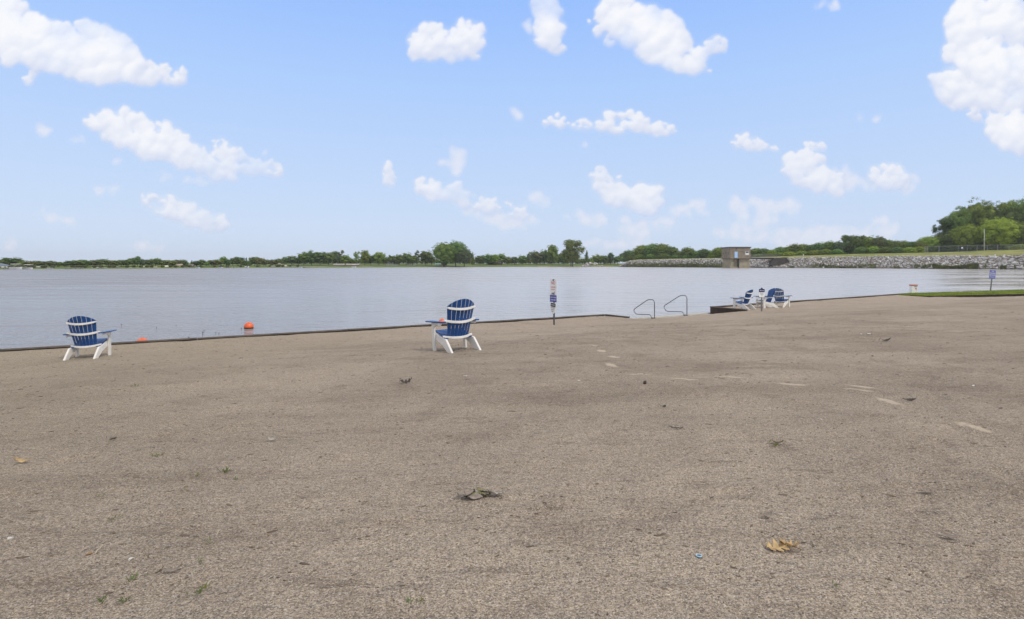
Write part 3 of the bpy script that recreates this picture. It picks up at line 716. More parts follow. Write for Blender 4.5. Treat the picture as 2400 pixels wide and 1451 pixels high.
def tree(px, top, hw, d, gzv, shape, tone, label, group, big=False, var=None):
    var = (int(px) % 3) if var is None else var
    cm, tm = proto(shape, tone, big, var)
    zt = CAMZ+(HZ-top)/F*d; h = max(zt-gzv, 1.5)
    nm = {'conifer': 'conifer_tree', 'bush': 'shrub'}.get(shape, 'broadleaf_tree')
    o = empty(nm, ((px-1200)/F*d, d, gzv), label, 'shrub' if shape == 'bush' else 'tree', group, rz=rng.uniform(0, 6.28))
    rx = {'round': .42, 'oval': .34, 'bush': .46, 'wide': .50, 'conifer': .40, 'open': .46}[shape]
    w_ = hw/F*d/rx
    cr_ = link('crown', cm, parent=o); tk = link('trunk', tm, parent=o)
    cr_.scale = (w_, w_, h/.97); tk.scale = (max(w_*.7, h*.5), max(w_*.7, h*.5), h)
    return o
_rs = random.Random(3)
def row(lst, where, group, dist, gzf, big=False):
    lst = sorted(lst, key=lambda a: a[0])
    for i, a in enumerate(lst):
        px, top, hw = a[:3]; shape = a[3] if len(a) > 3 else _rs.choice(['round', 'round', 'wide']); tone = a[4] if len(a) > 4 else _rs.choice(['dark', 'mid', 'dark', 'grey'])
        d = dist(px)+_rs.uniform(-4, 6)
        gv = gzf(px, d)
        tree(px, top, hw, d, gv, shape, tone, f'{SHAPE[shape]} {TONE[tone]} {"shrub" if shape=="bush" else "tree"}, {ordinal(i+1)} {where}', group, big)
def shore_d(px):
    a = np.array(SH); return float(CAMZ*F/(np.interp(px, a[:, 0], a[:, 1])-HZ))
def land_z(px, d):
    o = (d-shore_d(px))*math.hypot(1, (px-1200)/F); return float(np.interp(o, [0, 1, 12, 45, 100], [0, .35, .8, 1.9, 3.3]))-.1
o_ = 'oval'; cf = 'conifer'
left = [(3,608,15,'round','dark'),(22,603,22,'round','dark'),(41,606,15),(56,612,12,'round','mid'),(70,611,12,'round','grey'),(86,611,14),(101,612,12),(118,611,16),(135,613,14),(151,616,10),(165,610,14),(180,609,14),(195,607,14,'round','dark'),(206,614,10),(222,608,14),(240,606,16,'wide','grey'),(255,608,14),(270,609,12),(284,609,12),(297,607,12),(311,604,14,'round','dark'),(322,600,8,o_,'dark'),(334,607,10),(348,607,12),(364,605,14,'round','mid'),(378,608,10),(390,608,12),(404,610,10),(418,608,14),(431,609,8),(438,610,5,cf,'dark'),(450,610,5,cf,'dark'),(460,611,10),(473,608,10),(484,613,8,'round','light'),(496,609,14),(511,608,12),(524,601,10,'round','mid'),(534,607,8),(546,604,10),(558,600,14,'round','dark'),(570,608,8),(578,603,5,cf,'dark'),(585,603,5,cf,'dark'),(597,600,12),(609,602,12),(622,608,10),(640,608,10,'round','grey'),(653,605,10)]
row(left, 'from left, far left shore', 'trees on the far left shore', lambda px: shore_d(px)+14, land_z)
mid = [(667,602,9),(684,598,18,'round','grey'),(700,604,10),(712,591,17,'round','mid'),(730,587,17,'round','dark'),(750,588,19,'round','dark'),(770,591,15),(784,588,11,o_,'grey'),(796,585,14,'open','grey'),(809,597,13,'round','mid'),(821,604,9),(836,590,10,'open','light'),(855,586,11,o_,'mid'),(869,596,11),(888,588,16,'round','mid'),(903,601,8,'round','dark'),(918,597,12),(935,596,13,'round','dark'),(952,592,13,'round','dark'),(967,598,11,'round','mid'),(976,585,8,'open','grey'),(997,587,17,'round','dark'),(1011,597,9)]
row(mid, 'from left before huge round tree', 'trees along the middle of the far shore', lambda px: shore_d(px)+34, land_z)
tree(1040, 569, 26, 462, 1.2, 'round', 'mid', 'huge dense round tree, the tallest mass on the middle of the far shore', 'trees along the middle of the far shore', True, 0)
tree(1068, 567, 27, 470, 1.2, 'round', 'mid', 'broad tree forming the right half of the huge round crown mass', 'trees along the middle of the far shore', True, 1)
tree(1088, 585, 20, 465, 1.2, 'round', 'grey', 'lower grey-green tree leaning against the right of the huge round tree', 'trees along the middle of the far shore', True, 2)
midr = [(1108,589,5,cf,'dark'),(1125,597,13),(1141,595,13),(1158,594,14,'round','light'),(1175,594,12,'round','mid'),(1190,601,10),(1206,600,12),(1225,598,12),(1240,589,9,'open','dark'),(1258,588,17,'round','grey'),(1276,585,10,'round','dark'),(1294,573,15,o_,'mid'),(1311,592,8),(1322,597,10)]
row(midr, 'from left before lacy tree', 'trees behind the grass bank', lambda px: shore_d(px)+40, land_z)
tree(1342, 562, 27, 500, 1.6, 'open', 'dark', 'tall lacy tree with sky showing through its crown, centre of far shore', 'trees behind the grass bank', True, 0)
tree(1338, 585, 20, 505, 1.6, 'round', 'dark', 'dense lower growth under the tall lacy tree', 'trees behind the grass bank', True, 1)
tree(1375, 586, 8, 500, 1.6, cf, 'dark', 'small dark spruce just right of the tall lacy tree', 'trees behind the grass bank')
midr2 = [(1385,605,9,'bush','light'),(1399,596,14,'round','mid'),(1416,597,11),(1431,592,9,o_,'dark'),(1447,600,9),(1460,592,12,'round','dark')]
row(midr2, 'right of the small spruce', 'trees behind the grass bank', lambda px: shore_d(px)+50, land_z)
def dam_d(px): p, q, c = dam_at(px); return c.y
def dam_z(px, d): p, q, c = dam_at(px); return float(np.interp(d-c.y, [0, 12, 120], [c.z-.3, c.z-.5, max(3.2, c.z-2.6)]))
dm = [(1474,587,14,'round','dark'),(1488,591,12,'round','mid'),(1505,575,19,'round','mid'),(1530,571,20,'round','mid'),(1553,572,20,'round','mid'),(1575,578,15,'round','dark'),(1592,589,11),(1612,580,15,'round','dark'),(1632,588,11,'round','light'),(1650,583,13,'round','dark'),(1667,585,11,'bush','light'),(1685,580,14,'round','mid'),(1702,584,12),
      (1772,582,15,'round','mid'),(1791,582,13,'round','dark'),(1810,585,10,'round','light'),(1829,579,14,'round','mid'),(1849,577,13,'round','mid'),(1864,572,14,'round','dark'),(1882,571,15,'wide','mid'),(1903,572,15),(1921,569,14),(1945,566,16,'round','mid'),(1966,566,13,'round','grey'),(1986,551,17,'open','dark'),(1992,566,18,'round','dark'),(2006,552,12,'round','dark'),(2023,552,11,o_,'dark'),(2041,555,15,'round','mid'),(2061,554,15,'round','grey'),(2081,562,15,'round','mid'),(2101,563,15,'wide','dark'),(2121,564,15,'round','mid'),(2141,566,14,'round','mid'),(2157,566,12,'round','dark')]
row([a for a in dm if a[0] < 1720], 'from left, left of the tower', 'trees behind the dam left of the tower', lambda px: dam_d(px)+16, dam_z, True)
row([a for a in dm if a[0] > 1720], 'along the dam right of the tower', 'trees behind the dam right of the tower', lambda px: dam_d(px)+22, dam_z, True)
br_ = [(1478,598,12),(1500,594,14),(1528,592,14),(1556,592,14),(1585,596,12),(1608,594,12),(1640,596,12),(1672,594,12),(1778,594,12),(1800,592,12),(1826,590,13),(1850,588,13),(1880,586,14),(1908,584,14),(1935,582,14),(1962,582,13),(2018,576,14),(2048,574,14),(2075,576,13),(2104,576,13),(2132,577,13),(2155,575,14)]
row([(a[0], a[1], a[2], 'bush', _rs.choice(['light', 'mid', 'mid', 'dark'])) for a in br_], 'in the shrub row on the dam', 'shrubs along the dam crest', lambda px: dam_d(px)+8, dam_z, True)
# big trees at the right end
BT = [(2178,553,22,30,'wide','light','wide light green tree at the left end of the tall trees, behind the fence corner'),
 (2203,550,20,36,'round','dark','dark green tree behind the fence, just right of the wide light green one'),
 (2222,508,30,40,'open','dark','ragged tree with open reaching branches on the left flank of the tall trees'),
 (2226,545,24,34,'round','dark','dark shadowy tree filling in below the ragged open tree'),
 (2256,487,34,44,'round','mid','tall tree behind the ragged one, second highest crown in the group'),
 (2296,474,44,48,'round','mid','highest broad crown in the middle of the tall trees, left of the light pole top'),
 (2334,492,40,52,'round','dark','dark tall tree seen above the bright green tree by the pole'),
 (2360,470,28,50,'open','mid','feathery topped tree rising near the right end of the group'),
 (2378,486,40,46,'round','dark','dark massive tree at the right edge behind the bright one'),
 (2412,462,44,50,'round','mid','tallest tree, cut off by the right edge of the view'),
 (2402,520,36,36,'round','dark','dark lower tree at the right edge behind the chain-link fence'),
 (2268,526,27,26,'round','light','bright green smaller tree left of the light pole'),
 (2342,512,38,28,'round','light','bright yellow-green full tree just right of the light pole'),
 (2300,545,26,34,'bush','dark','dark shrub filling the gap behind the light pole'),
 (2388,570,15,13,'bush','light','small light shrub growing through the fence near the right edge'),
 (2240,566,26,30,'bush','dark','dark low shrub behind the white notice on the fence')]
for (px, top, hw, back, shp_, tone, lab) in BT:
    d = dam_d(px)+back; tree(px, top, hw, d, dam_z(px, d), shp_, tone, lab, 'tall trees at the right end of the dam', True, int(px) % 3)
for k, (px, top) in enumerate(((2470, 470), (2540, 480), (2620, 465))):
    d = dam_d(px)+45; tree(px, top, 42, d, dam_z(px, d), 'round', 'mid', ['tree beyond the right edge of the view, nearest the frame', 'tree beyond the right edge of the view, middle one', 'tree beyond the right edge of the view, furthest out'][k], 'tall trees at the right end of the dam', True, k)
# hazy far-off woods behind everything: one mass
def woods(name, lst, m, label):
    V = []; Fs = []; off = 0
    for (px, top, d, z0) in lst:
        cm, _ = proto('round', 'dark', False, int(px) % 3); n = len(cm.vertices); a = np.empty(n*3, np.float32); cm.vertices.foreach_get('co', a); a = a.reshape(-1, 3)
        f = np.empty(len(cm.loops), np.int32); cm.loops.foreach_get('vertex_index', f); f = f.reshape(-1, 3)
        h = max(CAMZ+(HZ-top)/F*d-z0, 2); s_ = h*1.25
        V.append(a*np.array([s_, s_, h])+np.array([(px-1200)/F*d, d, z0-.1*h])); Fs.append(f+off); off += n
    o = link(name, fastmesh(name, np.concatenate(V), np.concatenate(Fs)), m); tag(o, label, 'woods', kind='stuff')
ww = []
sky_l = [(-400,610),(0,612),(150,618),(200,612),(400,612),(480,614),(560,609),(700,604),(1000,604),(1200,603),(1450,602)]
for px in range(-420, 1450, 11):
    top = np.interp(px, [a[0] for a in sky_l], [a[1] for a in sky_l])+rng.uniform(-1, 3); d = shore_d(px)+75; ww.append((px, top, d, 2.4))
sc_ = []
for px in range(-60, 700, 7):
    if rng.random() < .4: sc_.append((px+rng.uniform(-3, 3), np.interp(px, [a[0] for a in SH], [a[1] for a in SH])-rng.uniform(5, 10.5), shore_d(px)+4, .3))
SCRUB = sc_
woods('far_woods', ww, M_leaf_mid, 'continuous band of woods filling in behind the trees of the far shore')
ww = []
for px in list(range(1462, 2260, 11)):
    top = np.interp(px, [1462, 1500, 1560, 1600, 1700, 1780, 1860, 1980, 2060, 2150, 2260], [596, 586, 584, 594, 590, 588, 581, 570, 566, 571, 560])+rng.uniform(-1, 3)
    d = dam_d(px)+50; ww.append((px, top, d, 4))
for px in range(2262, 2440, 9): d = dam_d(px)+62; ww.append((px, 540+rng.uniform(-8, 8), d, 4))
for px in range(2440, 3300, 22): d = dam_d(min(px, 3000))+60; ww.append((px, 500+rng.uniform(0, 30), d, 4))
woods('dam_woods', ww, M_leaf_mid, 'unbroken woods behind the trees beyond the dam')

woods('shore_scrub', SCRUB, M_leaf_grey, 'dark scrub growing down to the waterline along the far left shore')
# ------------------------------------------------------------------ chain-link fence, pole, notice on the crest
def fz(px): return dam_d(px)+3.0
fp = [(2168, 577.5), (2400, 573), (2480, 571.5)]
root_p = P(2168, 592, fz(2168)); fen = empty('chain_link_fence', root_p, 'long grey chain-link fence on the dam crest in front of the tall trees', 'fence')
M_link = mat('fence_wire', (.24, .25, .27), .5, .4)
pxs = [2168, 2174, 2201, 2246, 2267, 2290, 2314, 2338, 2365, 2393, 2422, 2455, 2480]; tops = []
for k, px in enumerate(pxs):
    d = fz(px); _, _, c = dam_at(px); z0 = c.z-.25; zt = CAMZ-(np.interp(px, [a[0] for a in fp], [a[1] for a in fp])-HZ)/F*d
    x = (px-1200)/F*d; tops.append((Vector((x, d, z0)), Vector((x, d, zt))))
    MB().tube([(x, d, z0-.3), (x, d, zt+.05)], .10 if k < 3 else .075, 6).build('fence_post', mat('pale_galvanised', (.42, .43, .44), .5, .2), fen).location = -Vector(root_p)
for (a0, a1), (c0, c1) in zip(tops[:-1], tops[1:]):
    MB().tube([a1, c1], .05, 5).build('top_rail', MATS['pale_galvanised'], fen).location = -Vector(root_p)
    mb = MB(); nn = max(2, int((c0-a0).length/.38)); H = 7
    for i in range(nn):
        u0, u1 = i/nn, (i+1)/nn
        for j in range(H):
            for (s0, s1) in ((j/H, (j+1)/H), ((j+1)/H, j/H)):
                p = a0.lerp(c0, u0).lerp(a1.lerp(c1, u0), s0); q = a0.lerp(c0, u1).lerp(a1.lerp(c1, u1), s1)
                w_ = Vector((0, 0, .022)); mb.add([p-w_, q-w_, q+w_, p+w_], [(0, 1, 2, 3)])
    me = bpy.data.meshes.new('wire_panel'); me.from_pydata(mb.v, [], mb.f); o = link('wire_panel', me, M_link, fen); o.location = -Vector(root_p)
pn = P(2255, 581, fz(2255)-.3)
nt_ = empty('notice_board', pn, 'small white notice fixed on a dark patch of the chain-link fence', 'sign')
MB().box((0, 0, 0), (1.0, .05, .75)).build('plate', M_sw, nt_); MB().box((0, .1, -.4), (2.6, .05, 2.2)).build('screen', mat('navy_screen', (.02, .025, .05), .8), nt_)
d = fz(2307)-2.5; pz = P(2307, 587.5, d); 
lp = empty('light_pole', pz, 'tall thin pale pole standing on the dam grass before the trees', 'pole')
MB().tube([(0, 0, -.5), (0, 0, 12.0)], [.19, .11], 8).build('shaft', mat('pale_pole', (.50, .50, .48), .6), lp, smooth=True)
MB().box((0, 0, 12.05), (.3, .3, .12)).build('cap', M_post, lp)
def small_post(px, y0, y1, d, lab):
    p = P(px, y0, d); h = (y0-y1)/F*d; o = empty('marker_post', p, lab, 'post'); MB().box((0, 0, h/2), (.35, .35, h)).build('post', M_sw, o); MB().prism([(-.2, -.2, h+.005), (.2, -.2, h+.005), (.2, .2, h+.005), (-.2, .2, h+.005)], (0, 0, .15)).build('cap', M_post, o)
small_post(1883, 601, 595.5, dam_d(1883)-2, 'short white post on the dam grass right of the footbridge')
small_post(1437, 616, 611, shore_d(1437)+45, 'small white post on the grass left of the stone spit')

# ------------------------------------------------------------------ houses, docks and boats of the far shore
def house(px, ybase, ytop, w_px, wall_c, roof_c, label, back=8, gable=False, win=2, name='lake_house'):
    d = shore_d(px)+back; c = P(px, ybase, d); h = (ybase-ytop)/F*d; wd = w_px/F*d
    o = empty(name, c, label, 'house'); rz = -math.atan2(c.x, c.y)*.6; o.rotation_euler = (0, 0, rz)
    wh = h*.58; dp = wd*.6
    MB().box((0, 0, wh/2-.5), (wd, dp, wh+1)).build('wall', mat('wall_%.2f_%.2f' % wall_c[:2], wall_c, .8, var=.08), o)
    rm = mat('roof_%.2f_%.2f' % roof_c[:2], roof_c, .85, var=.15)
    ov = .12*h
    if gable: MB().prism([(-wd/2-ov, -dp/2-ov, wh+.01), (wd/2+ov, -dp/2-ov, wh+.01), (0, -dp/2-ov, h)], (0, dp+2*ov, 0)).build('roof', rm, o)
    else: MB().prism([(-wd/2-ov, -dp/2-ov, wh+.01), (-wd/2-ov, dp/2+ov, wh+.01), (-wd/2-ov, 0, h)], (wd+2*ov, 0, 0)).build('roof', rm, o)
    for k in range(win):
        x = wd*((k+.5)/win-.5)
        f = MB().box((x, -dp/2-.02, wh*.55), (wd/win*.42, .08, wh*.42)).build('window', mat('window_trim', (.6, .6, .6), .5), o)
        MB().box((x, -dp/2-.075, wh*.55), (wd/win*.34, .02, wh*.32)).build('pane', M_glass, f)
    return o
WH = (.72, .73, .76); CR = (.50, .44, .34); BR = (.10, .07, .06); GY = (.30, .30, .31)
house(4, 630, 617.5, 26, WH, (.25, .30, .42), 'white house with blue-grey roof at the left edge of the view', 10, True, 3)
house(85, 628, 624.5, 15, (.20, .19, .18), (.45, .45, .46), 'dark cottage with pale grey roof under the trees, first right of the white house', 10)
house(118, 630, 629-1, 12, GY, (.42, .43, .42), 'low grey boathouse on the waterline of the far left shore', 1, name='boathouse')
house(226, 631, 626.5, 17, GY, (.50, .50, .50), 'grey shed with light roof beside the pale strip of shore', 5)
house(266, 629.5, 622.5, 22, (.22, .22, .22), (.27, .27, .29), 'dark gabled house with grey roof between trees on the left shore', 10, True)
house(308, 630, 627, 12, (.45, .44, .42), (.60, .59, .57), 'small pale-roofed shed left of the tall white house', 4)
house(333, 630.5, 622.5, 10, (.66, .65, .6), (.55, .54, .5), 'narrow cream house with steep gable, brightest on the left shore', 6, True, 1)
house(346, 630, 626, 12, (.60, .59, .55), (.52, .50, .46), 'low cream annexe touching the right of the narrow cream house', 5)
house(362, 629, 625, 12, CR, (.45, .40, .33), 'small tan cottage with sandy roof on the left shore', 8)
house(390, 628.5, 622.5, 14, (.44, .42, .38), (.62, .60, .55), 'house with whitish roof half hidden by trees, left of the wide tan house', 10)
house(413, 628, 618.5, 25, (.30, .26, .19), (.36, .30, .22), 'wide tan house with tall brown roof on the left shore', 13)
house(442, 628, 619.5, 20, (.17, .15, .15), (.20, .17, .17), 'dark brown house with purple-brown roof right of the wide tan one', 13)
house(579, 626.5, 624, 9, (.5, .5, .5), (.6, .6, .58), 'tiny pale shed between conifers on the far shore', 4)
house(655, 626, 615, 9, (.62, .60, .55), (.58, .53, .45), 'tall narrow white gabled house among trees on the far shore', 16, True, 1)
house(661, 627, 621.5, 20, (.46, .42, .36), (.50, .46, .42), 'low wide house with pale roof in front of the narrow gabled house', 10)
house(641, 627, 623.5, 12, (.15, .13, .11), (.26, .25, .24), 'dark boathouse left of the low wide pale-roofed house', 4, name='boathouse')
house(795, 624.8, 618.2, 24, (.16, .13, .10), (.33, .30, .27), 'long low brown lake house with grey-brown roof, left of a dark tree', 20, False, 5)
house(827, 624.8, 618.2, 28, (.18, .14, .11), (.35, .31, .28), 'long low brown lake house with grey-brown roof, right of a dark tree', 20, False, 6)
house(908, 622, 611, 12, (.55, .55, .52), (.60, .58, .50), 'white house with cream roof among the trees in the middle distance', 44, False, 2)
house(920, 622, 617.5, 30, (.62, .66, .68), (.20, .20, .22), 'long open shed of white and blue under dark trees', 38, False, 8)
house(959, 621.5, 617.5, 10, WH, (.4, .4, .4), 'small white cabin right of the long open shed', 38)
house(972, 621.5, 618.5, 8, WH, (.7, .7, .7), 'white caravan-like cabin beside the small cabin', 36)
house(1027, 622.5, 617.5, 14, (.40, .42, .36), (.22, .42, .38), 'small park shelter with green roof left of a round bush', 30)
tree(1042, 608.5, 9, shore_d(1042)+22, 1.2, 'bush', 'light', 'round bright bush in front of the huge tree beside the green-roofed shelter', 'trees along the middle of the far shore')
house(1160, 619, 607, 34, (.055, .04, .042), (.22, .18, .18), 'dark brown barn-like house with low gable on the grass bank', 46, True, 3, 'barn')
house(1386, 625, 612.6, 1, (.3, .28, .25), (.3, .28, .25), 'slim grey stone pillar by the stone pile', 10, True, 1, 'stone_hut')
# stone pile at the water right of the tall lacy tree
o = empty('stone_pile', P(1388, 625, 490), 'pale heap of boulders at the far waterline right of the tall lacy tree', 'stone pile')
for i in range(26):
    u = rng.uniform(-1, 1); x = u*9; z = rng.uniform(0, 1)*(1-abs(u)**2)*3.6
    r1 = link('boulder', rocks[i % 8], parent=o); r1.location = (x, rng.uniform(-1, 1), z); r1.scale = (rng.uniform(1, 1.8),)*3; r1.rotation_euler = (rng.uniform(0, 3), 0, rng.uniform(0, 6))
def dock(px, w_px, y, label, back=-3, white=True):
    d = shore_d(px)+back; c = Vector(((px-1200)/F*d, d, 0)); L_ = w_px/F*d
    o = empty('boat_dock', c, label, 'dock'); MB().box((0, 0, .55), (L_, 2.2, .16)).build('deck', mat('dock_plank', (.42, .40, .36), .8, var=.2), o)
    for k in range(4): MB().box((-L_/2+.2+k*(L_-.4)/3, -1.0, .1), (.16, .16, 1.2)).build('pile', M_wood, o)
def boat(px, w_px, label, back=-5, canopy=True, col=WH, zoff=.0):
    d = shore_d(px)+back; c = Vector(((px-1200)/F*d, d, zoff)); L_ = w_px/F*d; h = L_*.17
    o = empty('moored_boat', c, label, 'boat')
    mb = MB(); G_ = []
    for i in range(9):
        u = i/8*2-1; w_ = 1.0*(1-max(0, u)**2.5*.9); G_.append([(u*L_/2, -w_, h if abs(u) < 2 else 0), (u*L_/2*.92, -w_*.55, -.1), (u*L_/2*.92, w_*.55, -.1), (u*L_/2, w_, h)])
    mb.grid(G_, (0, 0, .08)); mb.build('hull', mat('hull_%.2f' % col[0], col, .35), o)
    if canopy:
        MB().grid([[(x, y, h+1.5-.1*abs(y)) for y in (-1, 0, 1)] for x in (-L_*.36, 0, L_*.36)], (0, 0, .12)).build('canopy', mat('boat_canopy', (.72, .70, .66), .7), o)
        for x in (-L_*.33, L_*.33):
            for y in (-.9, .9): MB().box((x, y, h+.7), (.06, .06, 1.4)).build('canopy_pole', M_steel, o)
    else: MB().prism([(-L_*.1, -.7, h+.05), (L_*.15, -.7, h+.05), (L_*.05, -.7, h+.8)], (0, 1.4, 0)).build('windscreen', M_glass, o)
boat(38, 28, 'long cream covered pontoon boat at the left shore, second thing right of the white house'); boat(67, 20, 'white pontoon boat with bright cover right of the long cream one')
dock(20, 16, 631, 'dark low dock at the foot of the white house'); dock(175, 36, 631, 'long pale dock lying flat on the left shore'); dock(240, 14, 631, 'short dock right of the grey shed')
dock(463-20, 20, 629, 'narrow dock before the dark brown house'); boat(464, 10, 'small white motor boat right of the dark brown house', canopy=False); boat(518, 9, 'small white motor boat moored alone mid left shore', canopy=False)
dock(545, 26, 628, 'thin dock left of the twin conifers'); boat(579, 8, 'tiny white boat below the twin conifers', canopy=False); dock(680, 30, 627, 'dock right of the low wide pale-roofed house')
boat(705, 8, 'cream runabout at the pier left of the long brown house', canopy=False); dock(735, 52, 627, 'long railed pier left of the long brown house'); boat(830, 10, 'small white boat in front of the long brown lake houses', canopy=True); dock(860, 24, 626, 'short dock right of the long brown lake houses')
# line of yellow swim-area floats
for i in range(30):
    px = 1264+i*5.9; d = shore_d(px)-9; c = Vector(((px-1200)/F*d, d, 0))
    o = empty('line_float', c, f'small yellow float, {ordinal(i+1)} from left in the row before the lacy tree', 'float', 'yellow floats of the far swim line')
    if i == 0:
        fb_ = MB().tube([(0, 0, -.15), (0, 0, .25), (0, 0, .55), (0, 0, .85)], [.30, .42, .38, .16], 8).mesh('body'); fb_.materials.append(mat('yellow_float', (.62, .48, .12), .5))
    link('body', fb_, parent=o)
p = W(1930, 628.6); o = empty('white_bird', p, 'white bird sitting on the water at the foot of the dam', 'bird')
mb = MB(); mb.tube([(-.5, 0, .25), (-.3, 0, .3), (0, 0, .28), (.3, 0, .3), (.42, 0, .36)], [.03, .16, .24, .18, .06], 8); mb.tube([(.3, 0, .38), (.38, 0, .6), (.42, 0, .78), (.55, 0, .76)], [.07, .06, .09, .02], 6)
mb.build('body', M_sw, o, smooth=True); o.scale = (1.6,)*3

# ------------------------------------------------------------------ SEAWALL around the beach
sw = empty('seawall', A, 'low dark timber seawall edging the sand from the left edge to the handrails', 'wall')
def wall_run(root, p, q, ztop, nseg, th=.09, depth=1.0):
    p = Vector(p); q = Vector(q); dv = (q-p); L_ = dv.length; u = dv/L_; rz = math.atan2(dv.y, dv.x); nrm = Vector((-u.y, u.x, 0))
    for i in range(nseg):
        a = p+u*(L_*i/nseg+.004); b = p+u*(L_*(i+1)/nseg-.004); m_ = (a+b)/2+nrm*(th/2); ln = (b-a).length; jz = random.uniform(-.006, .006)
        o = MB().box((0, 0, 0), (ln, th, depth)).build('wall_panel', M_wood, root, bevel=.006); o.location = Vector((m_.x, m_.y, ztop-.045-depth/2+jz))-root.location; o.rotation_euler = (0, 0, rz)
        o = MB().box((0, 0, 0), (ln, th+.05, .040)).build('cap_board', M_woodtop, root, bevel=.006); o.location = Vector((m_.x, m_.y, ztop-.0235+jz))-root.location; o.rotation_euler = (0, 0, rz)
ZT = .362
wall_run(sw, A0, A, ZT, 8); wall_run(sw, A, B, ZT, 9); wall_run(sw, B, B2, ZT, 1)
sw2 = empty('seawall', Cc, 'low dark timber seawall edging the sand from the chairs to the white marker', 'wall')
wall_run(sw2, C2, Cc, ZT, 1, .12); wall_run(sw2, Cc, E, ZT, 10)
# timber crib corner beside the chairs: planked face
u = (C2-Cc); L_ = u.length; u.normalize(); nf = Vector((u.y, -u.x, 0)); rz = math.atan2(u.y, u.x)
for k in range(3):
    o = MB().box((0, 0, 0), (L_*.98, .05, .105)).build('face_plank', M_wood, sw2, bevel=.006)
    m_ = (Cc+C2)/2+nf*.035+u*.0; o.location = Vector((m_.x, m_.y, ZT-.10-.115*k))-sw2.location; o.rotation_euler = (0, 0, rz)
# pale edging slab under the handrails
e0 = W(1473, 749, .03); e1 = W(1668, 733.5, .03)
sl = empty('landing_edge', e0, 'thin pale concrete edge at the water between the two seawalls', 'step'); dv = e1-e0
MB().box((dv.length/2, .14, -.14), (dv.length, .22, .30)).build('slab', mat('pale_edge', (.46, .44, .38), .85, var=.15), sl, rz=math.atan2(dv.y, dv.x))

# right terrace of grass with its timber wall
tf = [W(2106, 690.2, .31), W(2142, 688.6, .32), W(2250, 685.2, .45), W(2400, 680, .62), W(2700, 671, .75)]
tn = [W(2106, 691.2, .30), W(2165, 694, .335), W(2280, 691.8, .47), W(2400, 689, .60), W(2700, 682, .75)]
V = []; K = 8
pl = []
for i in range(len(tf)-1):
    for k in range(10): pl.append((tf[i].lerp(tf[i+1], k/10), tn[i].lerp(tn[i+1], k/10)))
pl.append((tf[-1], tn[-1]))
pl = [(a+(a-b).normalized()*.5 if i > 6 else a, b) for i, (a, b) in enumerate(pl)]
for a, b in pl:
    for k in range(K): V.append(tuple(b.lerp(a, k/(K-1))+Vector((0, 0, .03*float(fbm(a.x*2+k, a.y))+.012))))
    V.append((a.x-.2, a.y+.5, -.3))
n = K+1
ter = link('grass_terrace', fastmesh('grass_terrace', V, [(i*n+j, (i+1)*n+j, (i+1)*n+j+1, i*n+j+1) for i in range(len(pl)-1) for j in range(n-1)]), M_grass, smooth=True); ter['kind'] = 'structure'
pts = []
for i in range(26000):
    k = rng.random()*(len(pl)-1); i0 = int(k); f = k-i0; u_ = rng.random(); a = pl[i0][0].lerp(pl[i0+1][0], f); b = pl[i0][1].lerp(pl[i0+1][1], f); q = b.lerp(a, u_*1.01); q += Vector((rng.normal(0, .02), rng.normal(0, .04), .012)); pts.append(tuple(q))
tag(blades('mown_grass_blades', pts, .055, .012, leafmat('blade_green', (.22, .28, .06), .4, 0, 1.5)), 'short bright grass growing on the strip behind the low timber wall', 'grass', kind='stuff')
tw_ = empty('timber_retaining_wall', tn[1], 'low brown timber retaining wall holding up the grass strip at right', 'wall')
for i in range(1, len(tn)-1):
    a, b = tn[i], tn[i+1]; dv = b-a; ns = 3 if i < 3 else 5
    for s_ in range(ns):
        p = a.lerp(b, s_/ns); q = a.lerp(b, (s_+1)/ns)
        for c_ in range(3):
            z1 = [p.z-.004-c_*.14, q.z-.004-c_*.14]; jit = random.uniform(-.012, .012)
            dirv = Vector((q.x-p.x, q.y-p.y, 0)).normalized(); nv_ = Vector((dirv.y, -dirv.x, 0)); p_ = p+dirv*.006; q_ = q-dirv*.006
            P4 = [(p_.x, p_.y), (q_.x, q_.y), (q_.x-nv_.x*.15, q_.y-nv_.y*.15), (p_.x-nv_.x*.15, p_.y-nv_.y*.15)]
            P4 = [(x+nv_.x*jit, y+nv_.y*jit) for x, y in P4]; zs = [z1[0], z1[1], z1[1], z1[0]]
            mb = MB().add([(x, y, z-.132) for (x, y), z in zip(P4, zs)]+[(x, y, z) for (x, y), z in zip(P4, zs)], [(3,2,1,0),(4,5,6,7),(0,1,5,4),(1,2,6,5),(2,3,7,6),(3,0,4,7)])
            o = mb.build('timber', M_wood, tw_, bevel=.008); o.location = -tw_.location

